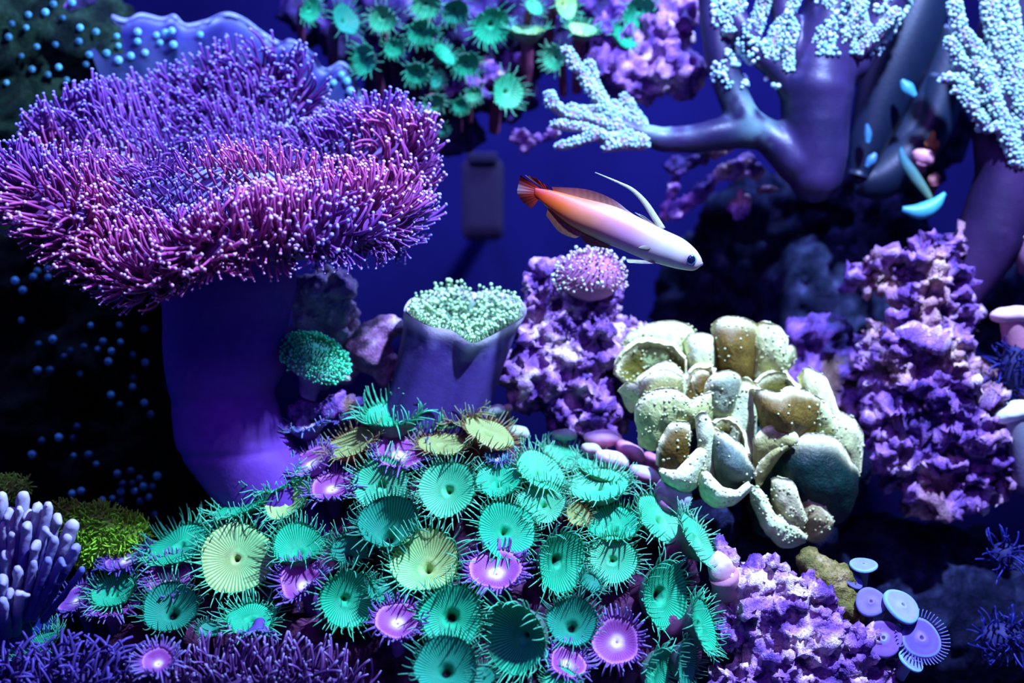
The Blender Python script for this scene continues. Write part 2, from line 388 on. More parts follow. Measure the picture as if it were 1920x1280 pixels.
t = thing('pump_housing', 'blurred grey upright block far behind the tail of the fish', 'equipment', P(905, 440, 1300))
V, F = rbox(P(905, 375, 1300), (58, 60, 110), 22); MB().add(V, F, (.09, .07, .10)).build('body', M_skin, t)
V, F = rbox(P(905, 380, 1300) + np.array([0, 430, 0]), (20, 375, 20), 6); MB().add(V, F, (.05, .04, .06)).build('bracket', M_skin, t)
V, F = rbox(P(905, 300, 1280), (42, 50, 16), 8); MB().add(V, F, (.06, .05, .08)).build('cap', M_skin, t)

# ------------------------------------------------------------------ toadstool leather coral
def bumpA(th, c, w): d = (th - math.radians(c) + math.pi) % (2 * math.pi) - math.pi; return np.exp(-(d / math.radians(w)) ** 2)
CC = P(410, 324, 150); TAU = math.radians(33)
EA = np.array([1, 0, 0.]); EB = np.array([0, math.cos(TAU), math.sin(TAU)]); EN = np.array([0, -math.sin(TAU), math.cos(TAU)])
LOBES = [(88, 36, 50), (18, 20, 22), (-36, 22, 30), (-85, 20, 15), (210, 20, 45), (158, 15, 22), (-8, 12, -75), (183, 12, -85), (250, 22, -40), (48, 12, -40)]
def cap_R(th):
    a = 332 + 12 * np.cos(3 * th + 1) + 16 * bumpA(th, 160, 14) - 24 * bumpA(th, 182, 10) - 30 * bumpA(th, 128, 20) - 12 * bumpA(th, 48, 20) + 14 * np.sin(9 * th) * .5
    b = 300 + 20 * bumpA(th, 85, 40) + 75 * bumpA(th, -38, 25) - 20 * bumpA(th, 270, 25) + 10 * np.sin(7 * th)
    f = 1 - .20 * bumpA(th, 52, 15) - .10 * bumpA(th, 140, 22)
    return a * f, b * f
RC = 42.0
def cap_F(th, t):
    th = np.asarray(th, float); t = np.asarray(t, float)
    a, b = cap_R(th); rho = np.minimum(t, 1.0)
    H = sum(A * bumpA(th, c, w) for c, w, A in LOBES)
    def pos(rho):
        A_ = a * rho * np.cos(th); B_ = b * rho * np.sin(th)
        h = H * rho ** 1.7 + 50 * rho ** 2 - 30 - 16 * np.sin(th * 5 + rho * 4) * rho * rho
        h = h + 95 * np.exp(-((A_ - 20) / 190) ** 2 - ((B_ + 120) / 48) ** 2) - 62 * np.exp(-((A_ + 20) / 190) ** 2 - ((B_ + 15) / 55) ** 2)
        h = h + 40 * np.exp(-((A_ + 230) / 90) ** 2 - ((B_ + 60) / 50) ** 2)
        return CC + A_[..., None] * EA + B_[..., None] * EB + h[..., None] * EN
    p = pos(rho); out = unit(p - pos(rho * .97)); nn = np.broadcast_to(EN, p.shape)
    nn = unit(nn - (nn * out).sum(-1, keepdims=True) * out)
    u = np.clip((t - 1) / .35, 0, 1); ph = u * math.pi * .8
    p = p + out * (RC * np.sin(ph))[..., None] - nn * (RC * (1 - np.cos(ph)))[..., None]
    v = smooth01((t - 1.35) / .4)[..., None]
    tgt = CC + np.array([20, -10, -95]) + np.stack([118 * np.cos(th), 100 * np.sin(th), 0 * th], -1)
    return p * (1 - v) + tgt * v
tc = thing('toadstool_leather_coral', 'big purple mushroom-shaped leather coral, frilled cap covered with thin tentacles, smooth violet stalk', 'coral', P(460, 930, 190))
nu, nv = 300, 90; th = np.arange(nu) / nu * 2 * math.pi; tt = np.linspace(0.0, 1.75, nv)
TH, TT = np.meshgrid(th, tt); Vc = cap_F(TH.ravel(), TT.ravel()); Vc = Vc + (fbm(Vc, 60, 3, 4) * 4)[:, None] * EN
ct = fbm(Vc, 120, 3, 9) * .5 + .5
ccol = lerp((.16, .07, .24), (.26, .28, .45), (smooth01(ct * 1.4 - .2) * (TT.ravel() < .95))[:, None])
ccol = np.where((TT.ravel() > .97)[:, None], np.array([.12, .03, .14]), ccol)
MB().add(Vc, grid_faces(nu, nv), ccol).build('cap', M_skin, tc)
# stalk
sp = [(455, 430, 128), (505, 428, 128), (545, 432, 124), (600, 424, 114), (650, 420, 111), (700, 419, 106), (740, 416, 96), (780, 424, 98), (820, 438, 106), (850, 455, 110), (895, 488, 110), (960, 540, 110), (1040, 590, 90)]
sp = np.array(sp, float); zz = np.linspace(0, len(sp) - 1, 60); cs = np.stack([np.interp(zz, np.arange(len(sp)), crom(sp, len(sp))[:, k]) for k in range(3)], 1)
cs = crom(sp, 70); th = np.arange(72) / 72 * 2 * math.pi; Vs = []
for py, px, r in cs:
    c = P(px, py, 175); rr = r * S(175) * (1 + .035 * np.sin(2 * th + py / 90) + .03 * np.sin(3 * th - py / 60) - .04 * math.exp(-((py - 843) / 7) ** 2) - .03 * math.exp(-((py - 745) / 14) ** 2))
    Vs.append(np.stack([c[0] + rr * np.cos(th), c[1] + rr * .85 * np.sin(th), c[2] + 0 * th + 10 * np.sin(th + 1)], 1))
Vs = np.concatenate(Vs); Vs += (fbm(Vs, 90, 3, 2) * 3)[:, None] * [1, 0, 0]
MB().add(Vs, grid_faces(72, len(cs)), lerp((.15, .035, .24), (.10, .035, .24), np.clip(fbm(Vs, 130, 2, 3) * .5 + .5, 0, 1)[:, None])).build('stalk', M_skin, tc)
# tentacle polyps
def polyp_proto(curl, k):
    V, F, Cc = finger_proto(curl, .050, 5, 7, 1.0, (.15, .025, .14), (.36, .08, .30), taper=.62)
    V = list(V); Cc = list(Cc); n = len(V); iv, jf = ICO[0]
    rings = 7; tipc = np.array(V[n - 2]); tn = tipc - np.array(V[(rings - 2) * 5:(rings - 1) * 5]).mean(0); tn /= np.linalg.norm(tn)
    Vb = tipc + iv * .052 * np.array([1, 1, .8]); V2 = np.concatenate([np.array(V), Vb]); C2 = np.concatenate([np.array(Cc), np.tile([.50, .36, .58], (len(iv), 1))])
    return V2, (F[0], np.concatenate([F[1], jf + n])), C2
PP = [polyp_proto(c, k) for k, c in enumerate((.15, .4, .7, 1.0, 1.4, .55, .9, 1.9))]
g = 13.4; A_, B_ = np.meshgrid(np.arange(-440, 441, g), np.arange(-340, 341, g)); A_ = A_.ravel() + RNG.uniform(-4.5, 4.5, A_.size); B_ = B_.ravel() + RNG.uniform(-4.5, 4.5, B_.size)
th = np.arctan2(B_ / 300, A_ / 332); a, b = cap_R(th); rho = np.hypot(A_ / a, B_ / b); m = rho < 1.0; th1, t1 = th[m], rho[m]
n2 = 3300; th2 = RNG.random(n2) * 2 * math.pi; t2 = 1 + RNG.random(n2) ** .8 * .52
m2 = (np.sin(th2) < .6) | (t2 < 1.12); TH = np.concatenate([th1, th2[m2]]); TT = np.concatenate([t1, t2[m2]])
p0 = cap_F(TH, TT); e = 1e-3; du = cap_F(TH + e, TT) - p0; dv = cap_F(TH, TT + e) - cap_F(TH, np.maximum(TT - e, 0)); Nn = unit(np.cross(dv, du))
Nn = np.where((np.einsum('ij,j->i', Nn, EN) * (TT < 1.08) < 0)[:, None], -Nn, Nn)
outw = unit(p0 - (CC + np.array([10, 0, -60]))); sgn = np.sign((Nn * outw).sum(1)); Nn = np.where(((TT >= 1.08) & (sgn < 0))[:, None], -Nn, Nn)
flow = np.stack([fbm(p0, 110, 2, 51), fbm(p0, 110, 2, 52), fbm(p0, 110, 2, 53)], 1)
Dd = unit(Nn * 1.0 + outw * .35 * TT[:, None] + flow * .6 + RNG.normal(0, .06, p0.shape) + np.array([0, -.12, .10]))
Rr = frames(Dd, unit(np.array([-.3, -.4, .8]))); ang = RNG.normal(0, .35, len(p0)) + flow[:, 0] * 2; ca, sa = np.cos(ang)[:, None], np.sin(ang)[:, None]
x = Rr[:, :, 0] * ca + Rr[:, :, 1] * sa; y = np.cross(Rr[:, :, 2], x); Rr = np.stack([x, y, Rr[:, :, 2]], -1)
Ln = (50 + 22 * TT.clip(0, 1) ** 2 + RNG.normal(0, 6, len(p0))) * np.where(TT > 1.25, .65, 1)
var = RNG.integers(0, 8, len(p0)); warmv = smooth01(fbm(p0, 130, 2, 61) * .9 + .40 - ((p0 - CC) @ EB) / 700)[:, None]
tint = lerp((.70, .95, 1.25), (1.55, 1.3, .95), warmv)
hero = np.argsort(p0[:, 1] + 400 * (TT > 1.2) - 60 * (TT > .8))[:300]; hs = set(hero.tolist()); rest = np.array([i for i in range(len(p0)) if i not in hs])
mb = MB()
for v in range(8):
    k = rest[var[rest] == v]; stamp(mb, PP[v], p0[k], Rr[k], Ln[k], tint[k])
stuff(mb.build('polyps', M_tent, tc))
def shared_mesh(proto, name, m, tint=(1, 1, 1)):
    b_ = MB(); V, F, Cc = proto; b_.add(V / K, F[0] if isinstance(F, tuple) else F, Cc * np.array(tint))
    if isinstance(F, tuple): b_.f.append(F[1])
    o = b_.build(name, m, origin=(0, 0, 0)); me = o.data; bpy.data.objects.remove(o); return me
def place(me, name, parent, pos, R, sc):
    o = bpy.data.objects.new(name, me); COL.objects.link(o); o.parent = parent
    M = np.eye(4); M[:3, :3] = R * (np.asarray(sc) * K); M[:3, 3] = (pos - np.array(parent['_o'])) * K
    o.matrix_local = Matrix(M.tolist()); return o
PM = {(v, w): shared_mesh(PP[v], 'polyp', M_tent, lerp((.70, .95, 1.25), (1.55, 1.3, .95), w)) for v in range(8) for w in (.15, .5, .85)}
for i in hero:
    w = min((.15, .5, .85), key=lambda q: abs(q - warmv[i, 0])); place(PM[(int(var[i]), w)], 'polyp', tc, p0[i], Rr[i], Ln[i])

# ------------------------------------------------------------------ zoanthid polyps
# colours of the discs: ridge, groove, tentacle base, tentacle tip, column
ZC = {
 'green':  [(.02, .48, .17), (.003, .08, .04), (.03, .45, .17), (.14, .75, .34), (.08, .02, .05)],
 'mint':   [(.10, .56, .20), (.01, .11, .05), (.14, .50, .22), (.22, .75, .38), (.14, .03, .06)],
 'cream':  [(.44, .56, .15), (.06, .25, .07), (.10, .50, .20), (.14, .75, .34), (.12, .03, .06)],
 'tan':    [(.30, .42, .11), (.14, .09, .02), (.34, .16, .06), (.30, .48, .18), (.34, .07, .04)],
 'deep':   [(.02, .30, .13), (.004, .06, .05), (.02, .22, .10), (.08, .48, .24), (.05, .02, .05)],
 'violet': [(.20, .045, .17), (.30, .06, .26), (.24, .06, .30), (.20, .20, .38), (.16, .05, .22)],
 'dusk':   [(.16, .05, .22), (.10, .03, .18), (.10, .04, .22), (.10, .10, .30), (.08, .03, .16)],
 'blue':   [(.10, .08, .30), (.06, .05, .24), (.08, .10, .30), (.20, .28, .36), (.08, .04, .2)],
}
def zproto(curl, broad, c0, c1):
    return finger_proto(curl, .105 if broad else .056, 5, 6, 1.0, c0, c1, taper=.55 if broad else .30)
TM = {}
def tent_mesh(pal, v, broad):
    k = (pal, v, broad)
    if k not in TM: TM[k] = shared_mesh(zproto((.5, .9, 1.4, -.3)[v], broad, ZC[pal][2], ZC[pal][3]), 'tentacle', M_tent)
    return TM[k]
def zoa(label, px, py, r, ratio, lean, pal='green', y=None, cup=.28, fold=0, aspect=1, long=.52, ntent=None, mouth=.085, hero=False, group='zoanthid polyps on the mound', stem=True, stemlen=1.0, name='zoanthid_polyp', seed=None, lite=False):
    if y is None: y = mound_y(px, py)
    mouth = min(mouth, .15)
    rng = np.random.default_rng(int(px * 7 + py * 13 + r)); purple = pal in ('violet', 'dusk', 'blue')
    c = P(px, py, y); r = r * S(y) * (1.0 if lite else 1.10); q = math.sqrt(1 - ratio ** 2); la = math.radians(lean)
    n = np.array([math.cos(la) * q, -ratio, math.sin(la) * q]); up = np.array([-math.sin(la), 0, math.cos(la)]) if q < .2 else None
    if q < .15: ex = np.array([1, 0, 0.])
    else: ex = np.array([-math.sin(la), 0, math.cos(la)])          # long axis of the ellipse, in the picture plane
    ex = unit(ex); ey = np.cross(n, ex); R = np.stack([ex, ey, n], -1)
    rc, gc, t0, t1, cc = [np.array(v) for v in ZC[pal]]
    nst = (24 if lite else 54) if not purple else (20 if lite else 40); ns = nst * (3 if not lite else 2); nr = 7 if lite else 12
    th = np.arange(ns) / ns * 2 * math.pi; rh = np.linspace(0, 1, nr) ** .9; ph = rng.random() * 6
    TH, RH = np.meshgrid(th, rh); TH = TH.ravel(); RH = RH.ravel()
    rr = r * RH * (1 + .035 * np.sin(3 * TH + ph) + .025 * np.sin(5 * TH + 2 * ph)); x = rr * np.cos(TH) * aspect; yy = rr * np.sin(TH)
    groove = (np.tile(np.arange(ns), nr) % (3 if not lite else 2) == 0) * 1.0
    z = r * (cup * RH ** 2.2 - .30 * cup - (.34 if not purple else .05) * np.exp(-(RH / (mouth * 1.5)) ** 2) + .05 * np.exp(-((RH - mouth * 2.2) / .06) ** 2) - .10 * np.clip(RH - .86, 0, 1) * 4 * (1 - abs(cup)))
    z = z + fold * r * (np.cos(TH - ph)) ** 2 * RH ** 2 + (.02 * r * np.sin(4 * TH + ph) * RH ** 2)
    z = z - groove * r * (.020 if not purple else .008) * smooth01((RH - .12) * 6)
    V = np.stack([x, yy, z], 1) @ R.T + c
    gl = (groove * smooth01((RH - .08) * 5))[:, None]
    base = lerp(rc * .9, rc * 1.12, (RH ** 1.5)[:, None]); Cc = base * (1 - gl) + gc * gl
    if pal == 'cream' or pal == 'mint': w = smooth01(.5 + .6 * np.sin(TH + ph))[:, None] * .6; Cc = Cc * (1 - w) + w * Cc * [.35, 1.0, 1.0]
    if purple:
        w = np.exp(-(RH / .26) ** 2)[:, None]; Cc = Cc * (1 - w) + w * np.array([.95, .85, .75]); mw = (RH < .05)[:, None]; Cc = np.where(mw, [.2, .05, .15], Cc)
        e = smooth01((RH - .8) * 5)[:, None]; Cc = Cc * (1 - e) + e * np.array([.50, .22, .40])
    else:
        w = smooth01((mouth * 1.35 - RH) * 22)[:, None]; Cc = Cc * (1 - w) + w * np.array([.001, .004, .004])
        e = np.exp(-((RH - mouth * 2.1) / .06) ** 2)[:, None] * .5; Cc = Cc * (1 - e) + e * rc
    Fd = grid_faces(ns, nr)
    # calyx under the rim, then the column down to the mound
    nn = 36 if not lite else 20; tA = np.arange(nn) / nn * 2 * math.pi; prof = [(1.0, cup * .7 - .06), (.95, cup * .62 - .16), (.80, -.22), (.58, -.42), (.44, -.62), (.38, -.85)]
    Vc = []
    for a_, z_ in prof:
        zf = fold * np.cos(tA - ph) ** 2 * a_ ** 2
        Vc.append(np.stack([a_ * r * np.cos(tA) * (aspect if a_ > .5 else 1), a_ * r * np.sin(tA), r * (z_ + zf)], 1) @ R.T + c)
    cend = c - n * r * .85; dl = (95 + r * .6) * stemlen; tgt = cend + np.array([0, 90 * stemlen, -dl * .8]) - n * 25
    tt = np.linspace(.12, 1, 8)[:, None]; mid = cend - n * r * .5; path = (1 - tt) ** 2 * cend + 2 * tt * (1 - tt) * mid + tt * tt * tgt
    if stem:
        T = unit(np.gradient(path, axis=0))
        for k_ in range(len(path)):
            w = min(1, k_ / 3); d_ = unit(n * (1 - w) - T[k_] * w); ex_ = unit(ex - (ex * d_).sum() * d_); ey_ = np.cross(d_, ex_)
            rad = r * (.38 - .04 * k_ / 7 + .015 * math.sin(k_ * 2.4))
            Vc.append(path[k_] + rad * (np.cos(tA)[:, None] * ex_ + np.sin(tA)[:, None] * ey_))
    nrw = len(Vc); Vc = np.concatenate(Vc); tcol = np.repeat(np.linspace(0, 1, nrw), nn)[:, None]
    colc = lerp(lerp(cc, t0, .35), cc, smooth01(tcol * 3)) * (1 + .25 * fbm(Vc, 12, 2, 5))[:, None]
    o = thing(name, label, 'coral polyp', tgt if stem else c - n * r, group)
    MB().add(V, Fd, Cc).build('oral_disc', M_disc, o); MB().add(Vc, grid_faces(nn, nrw), colc).build('column', M_skin, o)
    # tentacles: one row lying outward, one standing up over the disc
    NT = ntent or (66 if not purple else 54); 
    if lite: NT = 30
    mbt = MB(); P_, R_, L_, A_ = [], [], [], []
    for i in range(NT):
        ta = (i + rng.uniform(-.25, .25)) / NT * 2 * math.pi; row = i % 2
        el = (math.radians(rng.normal(12, 9)) if row else math.radians(rng.normal(48, 12))) if not purple else (math.radians(rng.normal(2, 9)) if row else math.radians(rng.normal(30, 9)))
        el += cup * .5 if cup > .3 else 0
        rx = 1 + .035 * math.sin(3 * ta + ph) + .025 * math.sin(5 * ta + 2 * ph); zf = fold * math.cos(ta - ph) ** 2
        q0 = np.array([r * rx * math.cos(ta) * aspect * .985, r * rx * math.sin(ta) * .985, r * (cup * .7 - .05 + zf)])
        er = np.array([math.cos(ta), math.sin(ta), 0]); tw = rng.normal(0, .16); er2 = np.array([math.cos(ta + tw), math.sin(ta + tw), 0])
        d = er2 * math.cos(el) + np.array([0, 0, 1.]) * math.sin(el); sgn = 1 if rng.random() < .8 else -.6
        xx = (np.array([0, 0, 1.]) * math.cos(el) - er2 * math.sin(el)) * sgn
        d = R @ d; xx = R @ xx; xx = unit(xx - (xx * d).sum() * d + .25 * rng.normal(0, 1, 3) * 0)
        Ln = r * long * (1 if not purple else .92) * rng.uniform(.75, 1.15) * (1 if row else .85) + 5
        P_.append(R @ q0 + c); R_.append(np.stack([xx, np.cross(d, xx), d], -1)); L_.append(Ln)
    P_ = np.array(P_); R_ = np.array(R_); L_ = np.array(L_); v = rng.integers(0, 4, NT)
    wide = 1.0 * 46 / max(22, r) if not purple else 1.0
    Sc = np.stack([L_, L_, L_], 1)
    if hero:
        for i in range(NT):
            place(tent_mesh(pal, int(v[i]), purple), 'tentacle', o, P_[i], R_[i], Sc[i])
    else:
        for k in range(4):
            s_ = v == k; stamp(mbt, zproto((.5, .9, 1.4, -.3)[k], purple, t0, t1), P_[s_], R_[s_], Sc[s_])
        stuff(mbt.build('tentacles', M_tent, o))
    return o
Z = [
 ('largest polyp of all, flat cream-green disc with fine radiating stripes', 444, 1046, 62, .90, 80, 'cream', dict(cup=.14, hero=True, mouth=.05)),
 ('green half-folded cup polyp just beside the largest cream disc', 561, 1032, 44, .62, 85, 'green', dict(cup=.45, fold=.25)),
 ('round green polyp with a small black mouth, near the top centre of the colony', 716, 908, 46, .96, 90, 'mint', dict(hero=True, mouth=.10)),
 ('green and cream polyp with brown-edged tentacles, beside the black-mouthed round one', 840, 918, 49, .90, 110, 'mint', dict(hero=True, cup=.3)),
 ('plain green polyp tilted back above the violet starry polyp row', 934, 905, 38, .66, 95, 'green', dict(cup=.35)),
 ('evenly striped green polyp directly above the brightest violet polyp', 948, 995, 50, .86, 60, 'green', dict(hero=True, cup=.3)),
 ('wide half cream half green polyp pinched across its middle', 800, 1062, 58, .80, 100, 'cream', dict(hero=True, cup=.42, fold=.18)),
 ('deep green cup polyp tilted to one side, above the dark empty gap', 649, 1123, 47, .93, 20, 'green', dict(hero=True, cup=.45, fold=.1)),
 ('round green polyp with a big black open mouth, low in the colony', 846, 1156, 52, .95, 90, 'green', dict(hero=True, mouth=.16, cup=.4)),
 ('tall oval green polyp half in shade below the brightest violet polyp', 977, 1193, 60, .82, 180, 'green', dict(hero=True, cup=.5, fold=.15)),
 ('upright oval green polyp with dark mouth beside the brightest violet polyp', 1048, 1052, 51, .80, 0, 'green', dict(hero=True, mouth=.11, cup=.35)),
 ('neat round mint polyp with small dark mouth in front of a tilted striped one', 1149, 1049, 41, .95, 90, 'mint', dict(hero=True, cup=.2)),
 ('green striped polyp tipped back behind the neat round mint one', 1150, 988, 44, .55, 95, 'green', dict(cup=.35)),
 ('wide pale mint polyp seen edge-on with comb-like tentacles', 1122, 912, 50, .46, 95, 'mint', dict(cup=.2)),
 ('pale mint oval polyp slanting down the edge of the colony', 1240, 975, 50, .62, 50, 'mint', dict(cup=.2)),
 ('thin pale polyp seen almost side-on at the outer edge of the colony', 1307, 1010, 50, .36, 35, 'mint', dict(cup=.1, y=30)),
 ('tall oval green polyp with a slit mouth and long banded tentacles near the rock slope', 1241, 1116, 56, .72, 8, 'green', dict(hero=True, mouth=.13, cup=.32)),
 ('narrow green polyp seen side-on against the lavender rock slope', 1314, 1172, 46, .42, 20, 'green', dict(cup=.25, y=-70, stemlen=.5)),
 ('small green polyp with cream lower lip, just above the upright oval one', 1018, 945, 40, .80, 100, 'mint', dict(cup=.35)),
 ('pale green polyp slanting behind the small one with a cream lip', 1012, 884, 45, .55, 60, 'mint', dict(cup=.2)),
 ('tan comb-edged polyp on an orange column at the crest of the colony', 917, 812, 46, .40, 65, 'tan', dict(cup=.1)),
 ('yellow-green edge-on polyp on an orange column beside the tallest crest polyp', 830, 833, 42, .36, 88, 'tan', dict(cup=.1)),
 ('dark-centred green polyp with long wild tentacles at the colony summit', 735, 790, 46, .40, 92, 'green', dict(cup=.5, long=.75)),
 ('orange-brown fringed polyp tilted towards the big violet stalk', 659, 832, 46, .42, 112, 'tan', dict(cup=.15)),
 ('green and cream half-open cup polyp beside a starry violet polyp', 541, 938, 42, .70, 120, 'cream', dict(cup=.4)),
 ('shaggy green polyp seen from behind near the base of the violet stalk', 511, 897, 38, .60, 100, 'green', dict(cup=.25, long=.7)),
 ('thin edge-on green polyp at the shoulder of the colony', 454, 945, 45, .32, 112, 'green', dict(cup=.1, long=.62)),
 ('wide bright green polyp tilted back beside the largest cream disc', 336, 1022, 54, .46, 108, 'green', dict(cup=.1, long=.62)),
 ('fan-like green polyp rising behind a small violet one near the colony foot', 215, 1112, 36, .60, 100, 'green', dict(cup=.3, long=.7)),
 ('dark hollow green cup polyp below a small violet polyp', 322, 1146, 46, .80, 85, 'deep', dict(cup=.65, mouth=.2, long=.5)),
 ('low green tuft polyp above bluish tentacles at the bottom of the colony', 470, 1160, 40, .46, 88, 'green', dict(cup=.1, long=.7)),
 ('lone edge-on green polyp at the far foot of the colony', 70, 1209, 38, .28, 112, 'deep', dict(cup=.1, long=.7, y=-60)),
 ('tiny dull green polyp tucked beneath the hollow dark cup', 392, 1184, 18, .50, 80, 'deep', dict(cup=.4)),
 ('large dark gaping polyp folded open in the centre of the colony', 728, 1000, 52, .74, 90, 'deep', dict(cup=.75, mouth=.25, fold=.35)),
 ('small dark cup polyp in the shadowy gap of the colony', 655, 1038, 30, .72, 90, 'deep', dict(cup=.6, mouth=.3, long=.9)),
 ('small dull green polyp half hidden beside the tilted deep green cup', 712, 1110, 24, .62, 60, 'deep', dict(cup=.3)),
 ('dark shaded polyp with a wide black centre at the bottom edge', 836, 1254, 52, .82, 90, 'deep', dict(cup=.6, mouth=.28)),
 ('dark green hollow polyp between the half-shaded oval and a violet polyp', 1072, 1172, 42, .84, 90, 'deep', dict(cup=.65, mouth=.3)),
 ('green dome cut off by the bottom edge beneath a small violet polyp', 1051, 1278, 28, .7, 90, 'green', dict(cup=.2)),
 ('green oval polyp at the bottom next to the glowing violet disc', 1229, 1256, 40, .6, 350, 'green', dict(cup=.3)),
 ('dull greenish polyp at the bottom edge by the lavender slope', 1283, 1240, 40, .5, 0, 'deep', dict(cup=.3)),
 ('small sandy closed-up polyp squeezed between green discs', 1081, 968, 22, .75, 60, 'tan', dict(cup=.5)),
 ('shaggy green polyp just behind the summit one', 800, 789, 40, .34, 88, 'green', dict(cup=.2, long=.75, y=210)),
 ('tall tufted tan-green polyp on the crest next to the white buds', 862, 780, 30, .40, 100, 'tan', dict(cup=.3, long=1.0, y=200)),
 ('pale blurred fringe polyp at the far crest above the comb-edged one', 1062, 858, 42, .34, 70, 'mint', dict(cup=.1, y=190)),
 ('pale striped polyp on the far crest beneath the pink buds', 1132, 880, 46, .30, 75, 'mint', dict(cup=.1, y=170)),
 ('small curled green polyp with pale tips below the neat round mint one', 1104, 1096, 20, .55, 60, 'deep', dict(cup=.5, long=.9)),
 ('small green polyp peeking out between two striped ones at the bottom', 906, 1270, 20, .7, 100, 'deep', dict(cup=.3)),
 ('brightest violet polyp with glowing white centre and spiky blue rim', 930, 1072, 46, .58, 92, 'violet', dict(hero=True)),
 ('violet polyp on a tall blue-violet column below the centre of the colony', 745, 1166, 38, .64, 90, 'violet', dict(hero=True, cup=.3, stemlen=1.3)),
 ('round violet polyp with white ring mouth near the bottom of the colony', 1156, 1203, 40, .90, 110, 'violet', dict(hero=True, cup=.3, stemlen=1.3)),
 ('starry violet polyp with a fringe of blue tentacles beside the cream half-cup', 622, 915, 35, .52, 95, 'violet', dict(stemlen=1.2, long=.65)),
 ('pink-violet polyp slanting beneath the orange-brown fringed one', 582, 868, 38, .45, 115, 'violet', dict(long=.4)),
 ('pink-violet polyp behind the black-mouthed round green one', 748, 852, 42, .55, 80, 'violet', dict(long=.45)),
 ('crumpled violet polyp under the half-folded green cup', 568, 1096, 36, .60, 110, 'violet', dict(fold=.5, long=.6)),
 ('violet polyp with white spot between largest cream disc and dark hollow cup', 319, 1083, 36, .78, 95, 'violet', dict()),
 ('small flat violet polyp on a thin stalk in front of the fan-like green one', 212, 1140, 34, .36, 92, 'violet', dict(stemlen=1.2, long=.55)),
 ('dim violet polyp drooping beside the blue branching coral', 144, 1124, 32, .50, 110, 'dusk', dict(long=.65)),
 ('deep indigo polyp half hidden behind the wide bright green one', 236, 1048, 36, .46, 105, 'dusk', dict(long=.6)),
 ('ragged violet polyp with cyan tips among the bottom tentacles', 296, 1243, 26, .62, 92, 'violet', dict(fold=.3, long=.9, y=-200)),
 ('small pink-violet polyp above the green dome at the bottom edge', 1064, 1244, 32, .6, 70, 'violet', dict()),
 ('dim indigo polyp in the shade above the largest cream disc', 447, 976, 34, .32, 92, 'dusk', dict(long=.4, y=110)),
 ('small bright blue polyp peeking from under the tan comb-edged one', 934, 860, 16, .45, 90, 'blue', dict(long=.6)),
 ('fringed blue polyp reaching out from the colony in front of the stalk foot', 576, 796, 36, .34, 105, 'blue', dict(y=170, long=.5)),
 ('indigo fringe polyp behind the fringed blue one', 640, 778, 28, .4, 95, 'dusk', dict(y=210, long=.6)),
 ('blue-violet spiky polyp under the low green tuft', 484, 1188, 24, .5, 270, 'blue', dict(long=.6)),
]
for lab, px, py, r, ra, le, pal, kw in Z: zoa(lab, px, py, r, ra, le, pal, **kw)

# zoanthids of the far ledge, soft in the distance
TZ = [
 ('far green polyp trailing long tentacles at the edge of open water', 580, 18, 22, .6, 330, 'green'), ('dim far polyp with hair-like tentacles beside open water', 645, 38, 30, .7, 20, 'deep'),
 ('bright far green polyp second along the top edge', 717, 34, 25, .85, 280, 'mint'), ('pale far polyp cut by the top edge', 799, 8, 27, .8, 280, 'mint'),
 ('far green cup polyp with dark shaded top half', 789, 58, 25, .75, 280, 'green'), ('dark far polyp at the top edge beside the turquoise one', 853, 20, 25, .7, 285, 'deep'),
 ('turquoise far polyp with long spread tentacles, brightest of the ledge', 920, 47, 34, .85, 300, 'green'), ('flat oval cream far polyp beside the turquoise one', 990, 62, 32, .45, 88, 'cream'),
 ('small far mint polyp close under the top edge', 1000, 14, 18, .8, 40, 'mint'), ('cream oval far polyp touching the top edge', 1058, 8, 28, .75, 0, 'cream'),
 ('pale far polyp on the rock above the branch tips', 1091, 60, 28, .6, 80, 'cream'), ('dim far green polyp hanging lowest beside the plate coral', 685, 112, 26, .85, 200, 'green'),
 ('small bright far polyp under the second one of the top edge', 738, 88, 18, .85, 290, 'green'), ('far cup polyp with dark hollow above the purple cap', 782, 134, 22, .7, 285, 'green'),
 ('slanting far green polyp in the middle of the ledge', 831, 104, 24, .6, 40, 'green'), ('bright far green polyp beside the slanting one', 874, 118, 24, .7, 290, 'green'),
 ('small far polyp below the slanting one', 816, 150, 14, .7, 340, 'deep'), ('low far green cup polyp on the pink rock patch', 812, 190, 19, .65, 290, 'mint'),
 ('small far mint polyp at the lower tip of the ledge', 863, 196, 14, .8, 280, 'green'), ('small pale far polyp on the pink rock patch', 888, 175, 15, .8, 300, 'mint'),
 ('large round far green polyp hanging below the pink rock patch', 950, 172, 32, .86, 350, 'mint'), ('far green polyp half behind the white branch tip', 1040, 108, 22, .85, 200, 'mint'),
 ('tiny dim far polyp below the ledge in open water', 826, 240, 11, .8, 280, 'deep'), ('broad far green polyp on the lavender ledge by the top edge', 1199, 20, 30, .8, 290, 'green'),
 ('oval far green polyp on the lavender ledge', 1168, 72, 26, .72, 40, 'green'), ('faint dark green polyp just over the purple cap', 762, 205, 20, .6, 270, 'deep'),
]
for lab, px, py, r, ra, le, pal in TZ:
    zoa(lab, px, py, r, ra, le, pal, y=530, cup=.35, stem=True, stemlen=.8, lite=True, long=.6, group='background zoanthids under the top ledge')

